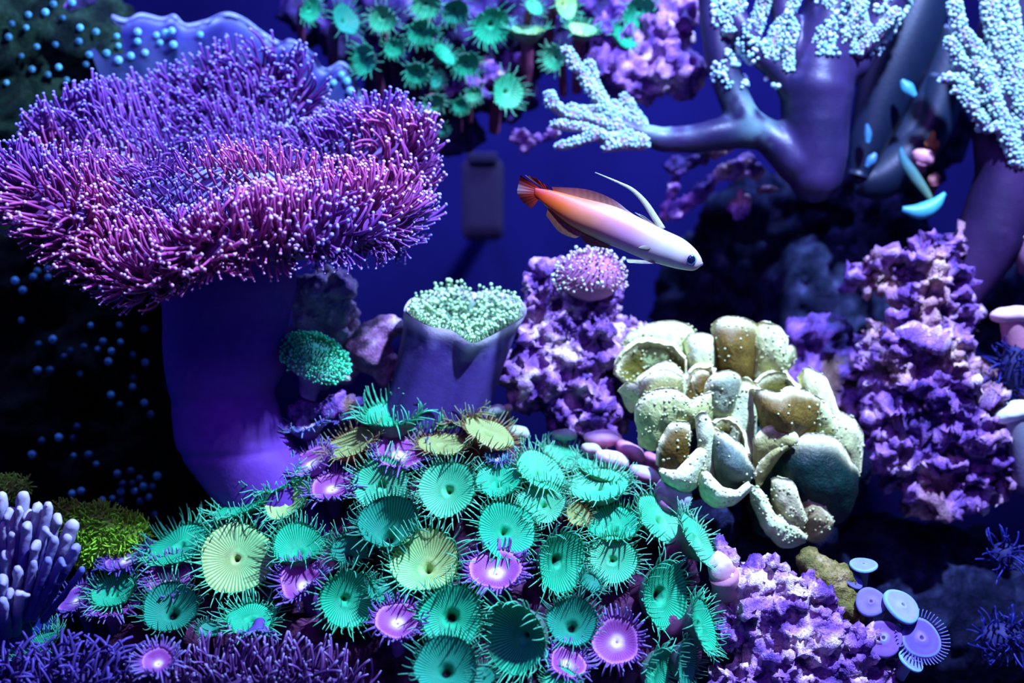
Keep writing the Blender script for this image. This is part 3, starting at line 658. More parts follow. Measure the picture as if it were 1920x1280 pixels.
# ------------------------------------------------------------------ closed buds on the crest
def bud(label, px, py, rx, rz, tilt, y, head, body, down=(10, 50, -60)):
    c = P(px, py, y); s = S(y); a = math.radians(tilt); u = np.array([math.cos(a), 0, math.sin(a)]); w = np.array([-math.sin(a), 0, math.cos(a)])
    iv, jf = ICO[3]; q = iv * [rx * s, rx * s * .7, rz * s]; q[:, 2] += .12 * rz * s * np.sin(iv[:, 0] * 3)
    V = c + q[:, :1] * u + q[:, 1:2] * np.array([0, 1, 0]) + q[:, 2:3] * w
    V = V + vnormals(V, jf) * (fbm(V, 10, 2, int(px)) * 1.0)[:, None]
    o = thing('closed_polyp', label, 'coral polyp', c + np.array(down) * s, 'closed polyps on the crest')
    MB().add(V, jf, lerp(body, head, smooth01(iv[:, 2:3] * .9 + .45))).build('head', M_skin, o)
    m = MB(); add_tube(m, bez(c - w * rz * .3 * s, c - w * rz * s + np.array([0, 10, 0]), c + np.array(down) * s, 8), np.linspace(rz * .85, rz * .7, 8) * s, 14, body, np.array(body) * .7)
    m.build('column', M_skin, o)
    return o
PK = (.50, .12, .22); MT = (.45, .62, .42); WH = (.80, .95, .62)
for a_ in [('white closed bud at the crest just under the cup coral', 927, 770, 21, 12, 0, 240, WH, (.3, .5, .35)),
           ('tiny tan closed bud behind the white one', 951, 766, 11, 8, 0, 260, (.6, .45, .3), (.35, .25, .2)),
           ('mint closed bud beside the tan comb-edged polyp', 972, 811, 22, 14, -18, 220, MT, (.35, .35, .25)),
           ('pale mint pill-shaped bud under the lavender rock', 1058, 815, 24, 11, -8, 240, MT, (.3, .3, .3)),
           ('pink-sided bud with pale top nearest the lavender rock', 1131, 822, 37, 17, -6, 230, (.62, .38, .44), PK),
           ('small round mint bud in front of the pink one', 1109, 842, 20, 12, -20, 200, MT, PK),
           ('wide whitish bud on a mauve side in the middle of the row', 1148, 862, 34, 18, -22, 190, (.60, .52, .48), PK),
           ('long pink bud with thick body leaning against the folded coral', 1182, 846, 34, 16, -38, 220, (.55, .28, .34), PK),
           ('pink bud lowest under the folded coral edge', 1222, 868, 24, 20, -50, 230, (.5, .18, .28), PK),
           ('wrinkled grey-mint bud next to the slanting pale polyp', 1209, 890, 33, 17, -28, 170, (.40, .46, .42), PK),
           ('big smooth grey-mint bud lowest of the row', 1262, 928, 38, 30, -50, 130, (.35, .44, .42), (.3, .12, .2)),
           ('pale cream bud resting against the lavender slope', 1352, 1068, 24, 34, 25, 0, (.75, .65, .5), (.45, .2, .25))]: bud(*a_)

# ------------------------------------------------------------------ firefish
def body_at(t, q): return q
tail = np.array([1004, 358.]); nose = np.array([1316, 496.])
def fish():
    yb = 10.0
    top = crom([(1004, 352, 0), (1040, 358, 0), (1090, 371, 0), (1150, 386, 0), (1200, 408, 0), (1244, 430, 0), (1280, 447, 0), (1303, 466, 0), (1314, 482, 0), (1317, 491, 0)], 60)
    bot = crom([(1002, 366, 0), (1030, 392, 0), (1070, 424, 0), (1120, 449, 0), (1170, 470, 0), (1208, 486, 0), (1240, 496, 0), (1272, 504, 0), (1300, 507, 0), (1314, 499, 0)], 60)
    f = thing('firefish', 'slender white fish shading to orange-red at the tail, black eye, swimming in open water', 'fish', P(1160, 500, yb))
    n = 60; ns = 28; th = np.arange(ns) / ns * 2 * math.pi; V, Cc = [], []
    ramp_t = [0, .07, .16, .28, .42, .6, .80, .9, 1]; ramp = [(.30, .012, .001), (.46, .05, .003), (.52, .10, .010), (.48, .17, .08), (.44, .20, .28), (.44, .40, .32), (.50, .46, .34), (.42, .32, .24), (.44, .44, .26)]
    for i in range(n):
        a = P(top[i, 0], top[i, 1], yb); b = P(bot[i, 0], bot[i, 1], yb); c = (a + b) / 2; h = (a - b) / 2; hl = np.linalg.norm(h)
        t = i / (n - 1); w = hl * (.30 + .36 * smooth01(t * 3)) * (1.0 if t < .9 else 1)
        V.append(c + np.sin(th)[:, None] * h * (1) + np.cos(th)[:, None] * np.array([0, w, 0]) * (1 - .15 * np.sin(th)[:, None] ** 2))
        col = np.array([np.interp(t, ramp_t, [r_[k] for r_ in ramp]) for k in range(3)])
        cc = np.tile(col, (ns, 1))
        g = math.exp(-((t - .80) / .045) ** 2); cc = lerp(cc, (.16, .03, .16), (g * .95 * np.exp(-((np.sin(th) + .15) / .5) ** 2))[:, None])
        Cc.append(cc)
    V = np.concatenate(V); Cc = np.concatenate(Cc); mbb = MB(); mbb.add(V, grid_faces(ns, n), Cc)
    k = len(V); endc = V[-ns:].mean(0) + np.array([3, 0, -1]); i = np.arange(ns)
    mbb.add(np.concatenate([V[-ns:], endc[None]]), np.stack([i, (i + 1) % ns, ns + 0 * i], 1), np.concatenate([Cc[-ns:], Cc[-1:]]))
    mbb.build('body', M_fish, f)
    for sd in (-1, 1):
        e = P(1294, 487, yb) + np.array([0, sd * 12.0, 0]); iv, jf = ICO[3]
        r_ = np.hypot(iv[:, 0], iv[:, 2]); cc = np.where((r_ < .74)[:, None], (.004, .006, .02), (.10, .25, .45))
        MB().add(e + iv * [10.5, 6, 10.5], jf, cc).build('eye', mat('fish_eye', .12, 0, 300, 0, spec=.8), f)
    m = MB(); add_tube(m, [P(1318, 493, yb - 1), P(1310, 497, yb - 6), P(1301, 498, yb - 9)], [1.0, 1.1, .4], 6, (.25, .12, .3)); m.build('mouth', M_fish, f)
    def fin(name, A, B, cols0, cols1, m=30, k=8, ys=(0, 0), wav=2, rays=14):
        A = crom([(*a, 0) for a in A], m); B = crom([(*b, 0) for b in B], m); V, Cc = [], []
        for j in range(k):
            t = j / (k - 1)
            for i in range(m):
                s_ = i / (m - 1); q = lerp(A[i], B[i], t); rib = math.sin(s_ * rays * 2 * math.pi)
                V.append(P(q[0], q[1], yb + ys[0] + (ys[1] - ys[0]) * t + wav * t * math.sin(s_ * 9) + .35 * rib))
                cc = lerp(cols0[0], cols0[1], s_) * (1 - t) + lerp(cols1[0], cols1[1], s_) * t; Cc.append(cc * (1 + .18 * rib))
        V = np.array(V); fr = grid_faces(m, k, False); off = np.array([0, 1.0, 0])
        me = MB(); me.add(V, fr, Cc); me.add(V + off, fr[:, ::-1], Cc); return me.build(name, M_fin, f)
    RED, ORG, PAL = (.2, .01, .005), (.40, .07, .01), (.36, .30, .22)
    fin('second_dorsal_fin', [(1040, 362), (1100, 375), (1160, 392), (1205, 410)], [(1034, 350), (1100, 355), (1150, 374), (1186, 402)], (ORG, PAL), ((.12, .005, .004), (.22, .09, .10)))
    fin('anal_fin', [(1028, 386), (1070, 421), (1110, 444), (1144, 458)], [(1024, 404), (1048, 434), (1076, 446), (1088, 444), (1102, 458), (1142, 466)], ((.25, .05, .01), (.25, .16, .08)), ((.08, .03, .02), (.18, .13, .06)))
    fin('tail_fin', [(1012, 352), (1006, 356), (1004, 362), (1006, 368), (1010, 374)], [(976, 328), (972, 345), (970, 362), (980, 378), (996, 392)], ((.36, .02, .002), (.3, .02, .003)), ((.06, .003, .004), (.04, .006, .008)), wav=4, rays=9)
    fin('tail_fin_lobe', [(1014, 351), (1020, 353), (1028, 355)], [(984, 328), (1004, 334), (1030, 352)], ((.3, .02, .002), (.3, .02, .004)), ((.07, .004, .002), (.2, .008, .003)), ys=(0, -3), wav=1, rays=5)
    fin('first_dorsal_fin', [(1222, 420), (1232, 424), (1242, 430)], [(1190, 398), (1206, 404), (1220, 415)], (PAL, PAL), ((.28, .34, .24), (.3, .36, .24)), wav=1, rays=4)
    fin('pelvic_fin', [(1226, 489), (1228, 491), (1230, 494)], [(1174, 484), (1178, 492), (1200, 494)], (PAL, PAL), ((.32, .38, .26), (.36, .4, .28)), ys=(-6, -14), wav=1, rays=3)
    m = MB(); pts = crom([P(1242, 430, yb), P(1228, 408, yb + 1), P(1208, 378, yb + 1), P(1186, 356, yb), P(1160, 342, yb - 1), P(1116, 323, yb - 3)], 28)
    V, F, T, Cc = tube(pts, np.interp(np.linspace(0, 1, 28), [0, .3, .6, 1], [6.5, 6.0, 3.6, .7]), 10, (.6, .6, .35), (.5, .6, .42)); V[:, 1] = yb + (V[:, 1] - yb) * .45
    m.add(V, F, Cc); m.f.append(T); m.build('dorsal_spine', M_fin, f)
    m = MB(); m_pts = [P(1232, 462, yb - 14), P(1216, 463, yb - 20), P(1198, 464, yb - 24)]
    V, F, T, Cc = tube(bez(*m_pts, 10), np.interp(np.linspace(0, 1, 10), [0, .6, 1], [3, 6, 1]), 12, (.36, .33, .22)); c_ = V.mean(0); V[:, 1] = c_[1] + (V[:, 1] - c_[1]) * .3
    m.add(V, F, Cc); m.f.append(T); m.build('pectoral_fin', M_fin, f)
fish()

# ------------------------------------------------------------------ folded yellow-green coral
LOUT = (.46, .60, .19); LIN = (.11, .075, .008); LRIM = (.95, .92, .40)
def C7(pts): return [(1120 + x / 2.666, 560 + y / 2.666) for x, y in pts]
def lobe(par, rim, base, y0, bow=0, bulge=30, front=LOUT, back=LIN, thick=9, lean=0, nu=56, nv=18, curl=8, yb=None, dots=0, seed=0):
    """a curved blade between a rim line and a base line (points in the picture, pushed to their real depths);
    bow: how far the middle of the rim stands towards the viewer, bulge: how far the body swells towards the viewer"""
    y0 = y0 + 150; yb = (yb + 150) if yb is not None else y0 + 25
    A = crom([(*p, 0) for p in C7(rim)], nu); B = crom([(*p, 0) for p in C7(base)], nu); V = []
    s_ = np.linspace(0, 1, nu)
    for j in range(nv):
        t = j / (nv - 1)
        q = lerp(A, B, t); y = lerp(y0, yb, t) - bow * np.sin(math.pi * s_) * (1 - t * .4) - bulge * math.sin(math.pi * min(1, t * .8 + .12)) * np.sin(math.pi * s_) ** .6 - lean * t + curl * math.exp(-t * 7)
        V.append(PV(q[:, 0], q[:, 1], y))
    V = np.concatenate(V); F = grid_faces(nu, nv, False)
    V += (fbm(V, 26, 3, 70 + seed) * 4.0)[:, None] * [.6, 1, .6]
    N = vnormals(V, F); N = np.where((N[:, 1] > 0)[:, None] & True, -N, N)
    tt = np.repeat(np.linspace(0, 1, nv), nu)
    th_ = thick * S(y0) * .5 * (1 + .5 * np.exp(-(tt / .05) ** 2)) 
    Vf, Vb = V + N * th_[:, None], V - N * th_[:, None]
    mot = smooth01(fbm(V, 20, 3, 80 + seed) * .8 + .5)[:, None]
    def colr(c, sp): 
        cc = lerp(np.array(c) * .8, np.array(c) * 1.15, mot); w = np.exp(-(tt / sp) ** 2)[:, None]
        return cc * (1 - w) + w * np.array(LRIM) * 1.0
    Cf, Cb = colr(front, .11), colr(back, .11)
    n = len(V); m = MB(); m.add(np.concatenate([Vf, Vb]), F, np.concatenate([Cf, Cb])); m.f.append(F[:, ::-1] + n)
    # closing strips, rounded rim
    def strip(idx):
        mid = V[idx] + (np.array([0, 0, 1.0]) * thick * .55 if idx[0] == 0 and idx[1] == 1 else 0)
        k0 = m.n; m.add(mid, np.array([[0, 1, 1, 0]])[:0].reshape(0, 4), np.tile(LRIM, (len(idx), 1)))
        i = np.arange(len(idx) - 1)
        m.f[-1] = np.stack([idx[i], idx[i + 1], k0 + i + 1, k0 + i], 1); m.f.append(np.stack([k0 + i, k0 + i + 1, idx[i + 1] + n, idx[i] + n], 1))
    ii = np.arange(nv) * nu
    strip(np.arange(nu)); strip(ii); strip(ii + nu - 1); strip((nv - 1) * nu + np.arange(nu))
    o = m.build('lobe', M_leaf, par)
    if dots:
        rngl = np.random.default_rng(seed + 5); k = rngl.choice(nu * nv, dots); k = k[(k // nu) < nv * .7]
        md = MB(); iv, jf = ICO[1]; nn = N[k]
        stamp(md, (iv, jf, np.tile((.5, .55, .22), (len(iv), 1))), Vf[k], frames(nn), rngl.uniform(1.8, 3.4, len(k)))
        d = md.build('polyps', M_leaf, o); d['kind'] = 'stuff'
    return o
fc = thing('folded_leaf_coral', 'big bright yellow-green coral of folded upright leaves with white rims', 'coral', P(1390, 990, 240))
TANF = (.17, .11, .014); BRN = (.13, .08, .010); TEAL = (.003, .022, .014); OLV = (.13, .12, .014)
L_ = [
 # rim, base, depth, bow, bulge, front colour
 ([(110, 245), (180, 172), (300, 125), (420, 130), (475, 165)], [(180, 420), (250, 420), (330, 430), (420, 420), (470, 400)], 150, 10, 40, LOUT, 60),
 ([(440, 215), (480, 183), (560, 192), (592, 235)], [(450, 420), (500, 430), (550, 430), (590, 420)], 120, 15, 40, (0.615, 0.677, 0.283), 30),
 ([(86, 365), (108, 290), (180, 222), (260, 205), (380, 232), (445, 300)], [(200, 470), (240, 470), (300, 470), (350, 470), (400, 470), (450, 460)], 90, 10, -35, OLV, 80),
 ([(110, 460), (150, 430), (205, 425), (222, 388), (330, 322), (388, 340), (420, 395)], [(170, 560), (230, 540), (270, 540), (330, 530), (380, 520), (420, 520), (460, 520)], 55, 20, 25, (0.586, 0.636, 0.250), 30),
 ([(212, 470), (238, 405), (325, 368), (412, 388)], [(260, 560), (300, 550), (360, 540), (420, 540)], 30, 10, 30, (0.322, 0.312, 0.086), 40),
 ([(584, 150), (600, 118), (650, 100), (735, 105), (786, 135)], [(592, 400), (640, 440), (690, 445), (740, 440), (775, 410)], 130, 25, 55, TANF, 40),
 ([(785, 150), (830, 124), (900, 140), (936, 190), (940, 240), (975, 240), (982, 295)], [(775, 420), (800, 440), (850, 440), (880, 430), (900, 420), (920, 400), (930, 370)], 140, 25, 40, (0.524, 0.573, 0.206), 80),
 ([(425, 470), (432, 420), (465, 360), (520, 335), (582, 345)], [(470, 560), (490, 560), (520, 560), (550, 560), (590, 520)], 60, 5, -25, BRN, 10),
 ([(545, 372), (500, 368), (484, 410), (500, 455), (540, 482)], [(580, 460), (570, 480), (560, 500), (560, 520), (570, 540)], 40, 5, 12, BRN, 0),
 ([(538, 485), (568, 405), (620, 370), (688, 380), (708, 412)], [(570, 600), (600, 600), (630, 590), (660, 570), (680, 540)], 25, 10, 25, (0.284, 0.354, 0.174), 25),
 ([(200, 610), (205, 540), (235, 490), (290, 462), (370, 457), (430, 482), (462, 522), (505, 500), (562, 470)], [(215, 735), (250, 745), (290, 745), (340, 720), (400, 690), (440, 660), (480, 640), (520, 620), (570, 600)], 0, 15, 28, (0.454, 0.511, 0.152), 110),
 ([(700, 430), (740, 400), (780, 420), (800, 480)], [(560, 900), (600, 900), (680, 880), (760, 860)], 60, 20, 20, (0.615, 0.698, 0.315), 60),
 ([(1010, 395), (1045, 352), (1105, 378), (1150, 440), (1188, 560), (1240, 590), (1292, 630), (1314, 690), (1302, 860)], [(1040, 620), (1060, 640), (1090, 680), (1110, 720), (1130, 800), (1160, 860), (1180, 900), (1210, 930), (1270, 960)], 110, 20, 40, (0.504, 0.520, 0.186), 60),
 ([(783, 428), (830, 385), (920, 362), (985, 420), (1060, 465), (1118, 490)], [(830, 600), (880, 600), (930, 600), (980, 610), (1040, 620), (1090, 620)], 60, -35, -25, OLV, 10),
 ([(780, 440), (820, 462), (880, 475), (920, 478), (955, 452), (1040, 470), (1115, 505)], [(830, 650), (860, 690), (900, 720), (950, 730), (1000, 720), (1050, 690), (1090, 640)], 25, 30, 62, TANF, 12),
 ([(1085, 500), (1120, 505), (1150, 560), (1185, 640), (1190, 720)], [(1050, 680), (1080, 700), (1110, 710), (1140, 715), (1170, 720)], 35, 10, 18, (0.403, 0.448, 0.141), 40),
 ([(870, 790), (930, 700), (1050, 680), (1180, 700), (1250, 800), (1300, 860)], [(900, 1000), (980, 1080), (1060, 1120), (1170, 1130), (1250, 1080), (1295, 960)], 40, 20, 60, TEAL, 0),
 ([(302, 830), (318, 735), (372, 630), (440, 622), (458, 690)], [(345, 880), (365, 880), (390, 880), (420, 870), (450, 850)], -20, 5, 22, BRN, 30),
 ([(320, 850), (350, 868), (400, 868), (450, 820), (505, 760), (540, 770)], [(330, 900), (370, 940), (430, 962), (480, 945), (515, 900), (545, 860)], -50, 10, 22, (0.666, 0.728, 0.349), 20),
 ([(498, 590), (520, 574), (545, 590), (575, 640)], [(520, 860), (540, 880), (560, 900), (580, 900)], -40, 5, 14, (0.586, 0.656, 0.294), 20),
 ([(572, 625), (620, 598), (690, 610), (740, 690), (760, 780)], [(600, 760), (640, 780), (680, 800), (720, 820), (765, 850)], 10, -10, -20, OLV, 10),
 ([(570, 640), (640, 680), (720, 760), (772, 850)], [(570, 860), (620, 930), (680, 955), (745, 940)], -30, 10, 40, (0.101, 0.157, 0.098), 8),
 ([(510, 870), (540, 860), (570, 900), (640, 960), (700, 965), (760, 925)], [(520, 980), (550, 1015), (600, 1038), (640, 1030), (690, 1010), (760, 950)], -50, 14, 24, (0.615, 0.728, 0.349), 30),
 ([(790, 720), (800, 690), (870, 640), (965, 668), (988, 710), (900, 745), (840, 800), (795, 880)], [(780, 860), (800, 850), (850, 830), (900, 790), (920, 760), (880, 820), (840, 880), (800, 950)], -10, 12, 20, (0.363, 0.354, 0.098), 30),
 ([(765, 940), (800, 960), (830, 1010), (870, 1080), (940, 1110), (1040, 1190)], [(775, 1010), (800, 1080), (840, 1150), (890, 1210), (950, 1240), (1035, 1210)], 0, 16, 26, (0.545, 0.708, 0.315), 120),
 ([(880, 905), (920, 900), (965, 920), (1000, 1010), (1035, 1110)], [(880, 1050), (910, 1110), (940, 1130), (980, 1140), (1030, 1140)], -10, 8, 18, (0.423, 0.395, 0.174), 40),
 ([(1000, 960), (1060, 975), (1120, 1030), (1172, 1110)], [(1010, 1160), (1050, 1200), (1110, 1210), (1165, 1160)], 15, 8, 26, (0.343, 0.282, 0.109), 30),
]
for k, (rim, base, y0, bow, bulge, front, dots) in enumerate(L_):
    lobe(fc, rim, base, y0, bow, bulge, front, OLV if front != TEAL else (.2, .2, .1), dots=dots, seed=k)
V, F = blobs([[E(1330, 760, 330, 100, 60), E(1420, 830, 330, 110, 80)], [E(1290, 870, 260, 50, 30), E(1340, 900, 250, 50, 30)], [E(1480, 900, 290, 80, 60), E(1450, 980, 270, 50, 30)], [E(1380, 680, 350, 60, 40)]], 9)
V += vnormals(V, F) * (fbm(V, 40, 3, 3) * 8)[:, None]
MB().add(V, F, palette(.4 + .4 * fbm(V, 30, 3, 5), [(.006, .03, .02), (.015, .05, .03), (.04, .07, .03)])).build('base', M_leaf, fc)

# ------------------------------------------------------------------ cup leather coral
def C6(pts): return [(480 + x / 2.977, 400 + y / 2.977) for x, y in pts]
cl = thing('cup_leather_coral', 'violet column-shaped coral with a hollow cup top full of tiny green polyps', 'coral', P(790, 800, 230))
yc = 215
rimF = [(842, 535, 0), (870, 570, -45), (925, 605, -75), (990, 632, -90), (1095, 652, -95), (1200, 722, -100), (1290, 690, -85), (1380, 640, -60), (1450, 600, -35), (1492, 560, 0),
        (1480, 500, 50), (1400, 455, 90), (1300, 428, 105), (1210, 440, 90), (1120, 408, 110), (1020, 420, 105), (950, 470, 80), (880, 475, 40)]
rp = np.array([np.append(C6([(x, y)])[0], d) for x, y, d in rimF]); R3 = crom(rp, 120, True); R3 = PV(R3[:, 0], R3[:, 1], yc + R3[:, 2])
bc = P(792, 850, yc + 20); th = np.linspace(0, 2 * math.pi, 120, endpoint=False)
ang = np.arctan2(R3[:, 1] - R3[:, 1].mean(), R3[:, 0] - R3[:, 0].mean())
crease = np.exp(-((np.abs((ang + 1.35 + math.pi) % (2 * math.pi) - math.pi)) / .22) ** 2)
Bc = np.stack([bc[0] + 108 * np.cos(ang), bc[1] + 75 * np.sin(ang), bc[2] + 0 * ang], 1); V = []
nvv = 40
for j in range(nvv):
    t = j / (nvv - 1); q = lerp(R3, Bc, t ** .92); cen = q.mean(0)
    k_ = 1 + .05 * math.exp(-(t / .08) ** 2) - .05 * math.sin(math.pi * t) ; sc_ = k_ - crease * .26 * smooth01(np.array(t * 5)) + .02 * np.sin(9 * ang + t * 3) * smooth01(np.array(t * 6))
    q = cen + (q - cen) * np.stack([sc_, sc_, np.ones_like(sc_)], 1); V.append(q)
V = np.concatenate(V); tt = np.repeat(np.linspace(0, 1, nvv), 120)
w = np.exp(-(tt / .045) ** 2)[:, None]; w2 = (np.exp(-(tt / .16) ** 2) * smooth01(fbm(V, 26, 3, 2) + .55))[:, None]
cc = lerp((.05, .028, .13), (.18, .15, .32), w2); cc = cc * (1 - w) + w * np.array([.9, .85, .75])  # w2: light catching the flare below the rim, put into the colour
MB().add(V, grid_faces(120, nvv), cc).build('column', M_skin, cl)
V = []
for j in range(24):
    t = j / 23; q = lerp(R3, R3.mean(0) + (R3 - R3.mean(0)) * .05, t); q = q - np.array([0, 0, 1]) * (58 * math.sin(t * math.pi / 2) ** .8) * np.ones((120, 1)); q += (fbm(q, 30, 2, 8) * 9 * min(1, t * 4))[:, None] * [0, 0, 1]; V.append(q)
V = np.concatenate(V); tt = np.repeat(np.linspace(0, 1, 24), 120)
F = grid_faces(120, 24); MB().add(V, F, lerp((.6, .6, .5), (.10, .20, .10), smooth01(tt * 6)[:, None])).build('cup_bowl', M_skin, cl)
p, N = scatter(V, F, 3400, mind=7.2); N = np.where((N[:, 2] < 0)[:, None], -N, N)
back = p[:, 1] > R3[:, 1].mean() + 20
iv, jf = ICO[1]; fp = finger_proto(.3, .09, 5, 4, 1, (.25, .38, .16), (.3, .55, .25)); n0 = len(fp[0])
nub = (np.concatenate([fp[0], iv * .21 + [.1, 0, 1.05]]), (fp[1][0], np.concatenate([fp[1][1], jf + n0])), np.concatenate([fp[2], np.tile((.60, .95, .42), (len(iv), 1))]))
m = MB(); Dn = unit(N + RNG.normal(0, .3, N.shape) + [0, -.25, .5]); stamp(m, nub, p, frames(Dn), RNG.uniform(12, 19, len(p)), RNG.uniform(.75, 1.2, (len(p), 1)) * np.ones(3)); stuff(m.build('polyps', M_tent, cl))

# green-topped little mushroom coral
gm = thing('small_mushroom_coral', 'small mushroom coral with bright mint-green nubbly cap and pale violet stem', 'coral', P(565, 745, 170))
c = P(590, 672, 165); n_ = unit(np.array([.42, -.42, .80])); fr = frames(n_, (1, 0, 0)); th = np.arange(60) / 60 * 2 * math.pi; V = []
for a_, z_ in [(0.001, 26), (.3, 25), (.6, 20), (.85, 11), (1, -2), (1.0, -12), (.85, -20), (.6, -24), (.42, -34), (.36, -60), (.34, -90)]:
    V.append(c + (fr[:, 0] * np.cos(th)[:, None] * 60 + fr[:, 1] * np.sin(th)[:, None] * 60) * a_ * S(165) * (1 + .04 * np.sin(5 * th))[:, None] + n_ * z_ * (1 if z_ > -30 else 0) + (np.array([-14, 18, z_ * .8]) if z_ < -30 else 0))
V = np.concatenate(V); F = grid_faces(60, 11); MB().add(V, F, lerp((.10, .55, .25), (.30, .15, .32), smooth01(np.repeat(np.arange(11), 60) - 3.5)[:, None])).build('cap', M_skin, gm)
p, N = scatter(V, F, 5000, lambda q, nn: (((q - c) @ n_) > -14), 4.8); N = unit(p - (c - n_ * 45))
nubg = (nub[0], nub[1], np.concatenate([fp[2] * [.4, .9, .8], np.tile((.10, .95, .42), (len(iv), 1))]))
m = MB(); stamp(m, nubg, p, frames(unit(N + RNG.normal(0, .15, N.shape))), RNG.uniform(10, 15, len(p))); stuff(m.build('polyps', M_tent, gm))

# pink fuzzy dome on the knobbly rock
fm = thing('fuzzy_mushroom_coral', 'pink fuzzy dome coral dotted with pale tips on top of the knobbly lavender rock', 'coral', P(1108, 560, 270))
c = P(1108, 520, 275); iv3, jf3 = ICO[3]; r3 = np.array([58, 50, 44]) * S(275); V = c + iv3 * r3; MB().add(V, jf3, (.38, .14, .26)).build('cap', M_skin, fm)
p, N = scatter(V, jf3, 1300, lambda q, nn: q[:, 2] > c[2] - 24, 6.5); N = unit(p - c)
nubp = (nub[0], nub[1], np.concatenate([fp[2] * 0 + [.5, .2, .32], np.tile((.72, .62, .52), (len(iv), 1))])); nubw = (nub[0], nub[1], np.concatenate([fp[2] * 0 + [.5, .25, .35], np.tile((.7, .95, .7), (len(iv), 1))]))
k = RNG.random(len(p)) < .12; m = MB(); R_ = frames(unit(N + RNG.normal(0, .2, N.shape))); L1 = RNG.uniform(9, 15, len(p)); stamp(m, nubp, p[~k], R_[~k], L1[~k]); stamp(m, nubw, p[k], R_[k], L1[k] * 1.25); stuff(m.build('polyps', M_tent, fm))

# ------------------------------------------------------------------ finger leather corals along the top
def polyp_dots(par, V, F, n, filt, mind, size, c0, c1, name='polyps', lift=.6):
    p, N = scatter(V, F, n, filt, mind)
    if len(p) == 0: return
    Nv = N; iv, jf = ICO[1]
    m = MB(); w = RNG.random((len(p), 1)); stamp(m, (iv * [1, 1, 1.3], jf, np.ones((len(iv), 3))), p + Nv * size * lift, frames(unit(Nv + RNG.normal(0, .3, Nv.shape))), RNG.uniform(.6, 1.35, len(p)) * size, lerp(c0, c1, w))
    return stuff(m.build(name, M_tent, par))
def Q(px, py, r, y): return (P(px, py, y), r * S(y))
fl = thing('finger_leather_coral', 'tall dark violet branching coral with white-fuzzed limbs and a fingered side arm', 'coral', P(1530, 320, 430))
y = 430
trunk = [[Q(1530, 330, 52, y), Q(1530, 250, 62, y), Q(1530, 170, 72, y), Q(1545, 90, 62, y), Q(1560, 0, 52, y), Q(1575, -60, 45, y)],
         [Q(1500, 300, 48, y), Q(1440, 255, 30, y), Q(1395, 225, 34, y), Q(1352, 120, 30, y), Q(1335, 20, 26, y), Q(1330, -60, 24, y)],
         [Q(1520, 200, 46, y), Q(1465, 140, 26, y - 20), Q(1420, 100, 24, y - 30), Q(1380, 40, 24, y - 30), Q(1360, -40, 22, y)],
         [Q(1440, 250, 30, y), Q(1380, 245, 32, y), Q(1310, 258, 30, y), Q(1240, 262, 26, y), Q(1180, 245, 20, y - 20), Q(1140, 222, 15, y - 30)],
         [Q(1480, 90, 26, y - 20), Q(1470, 20, 26, y - 30), Q(1460, -40, 24, y - 30)],
         [Q(1600, 120, 34, y), Q(1650, 40, 34, y), Q(1690, -40, 34, y)]]
V, F = blobs(trunk, 7, 6)
V += vnormals(V, F) * (fbm(V, 90, 2, 14) * 4)[:, None]
def trunkcol(V):                         # dark tissue; pale cyan patches are bright lit spots put into the colour
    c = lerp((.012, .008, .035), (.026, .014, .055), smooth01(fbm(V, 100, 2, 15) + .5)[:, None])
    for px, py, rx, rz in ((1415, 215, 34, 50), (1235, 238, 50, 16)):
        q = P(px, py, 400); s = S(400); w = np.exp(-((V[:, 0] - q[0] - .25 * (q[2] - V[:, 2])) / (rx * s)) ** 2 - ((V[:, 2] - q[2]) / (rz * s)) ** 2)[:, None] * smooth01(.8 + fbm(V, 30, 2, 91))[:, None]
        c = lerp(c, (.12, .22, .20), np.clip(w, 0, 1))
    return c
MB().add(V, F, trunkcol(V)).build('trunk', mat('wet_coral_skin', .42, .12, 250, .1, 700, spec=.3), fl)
def px_of(q): s = S(0) * 0 + (D + q[:, 1]) / D; return q[:, 0] / s + 960, 640 - (q[:, 2] - EYE) / s
pxv = lambda q: px_of(q)
polyp_dots(fl, V, F, 14000, lambda q, N: (N[:, 1] < .5) & (pxv(q)[0] < 1490) & (pxv(q)[0] > 1335) & (pxv(q)[1] < 165) & (fbm(q, 40, 2, 60) > -.05), 6.2, 4.4, (.28, .62, .60), (.75, .85, .8))
polyp_dots(fl, V, F, 14000, lambda q, N: (N[:, 1] < .5) & (pxv(q)[0] > 1530) & (pxv(q)[1] < 105) & (fbm(q, 36, 2, 63) > .05), 6.2, 4.4, (.25, .62, .62), (.75, .85, .8))
# small upright branchlets behind/above, and the fingers of the side arm
def finger(par, pts, m_, seed, cA, cB, dots=True, voxel=4, name='branch', n=2600, mind=5.4, size=3.3, filt=None):
    V, F = blobs([[Q(*p) for p in ch] for ch in pts], voxel, 2, 1); V += vnormals(V, F) * (fbm(V, 14, 2, seed) * 1.8)[:, None]
    o = MB().add(V, F, lerp(cA, cB, smooth01(fbm(V, 40, 2, seed) + .5)[:, None])).build(name, m_, par)
    if dots: polyp_dots(o, V, F, n, filt or (lambda q, N: (N[:, 1] < .5) & (N[:, 2] > -.35)), mind, size, (.25, .50, .42), (.60, .80, .66))
    return o
fa, fb = (.22, .12, .20), (.36, .24, .30)
finger(fl, [[(1150, 228, 15, 405), (1118, 180, 11, 400), (1085, 132, 10, 395), (1062, 95, 9.5, 390)]], M_skin, 1, fa, fb)
finger(fl, [[(1140, 215, 13, 400), (1118, 165, 9, 410), (1105, 120, 8, 415)]], M_skin, 2, fa, fb)
finger(fl, [[(1160, 240, 15, 395), (1110, 226, 12, 390), (1060, 215, 11, 385), (1036, 198, 11, 380), (1030, 178, 10, 378)]], M_skin, 3, fa, fb)
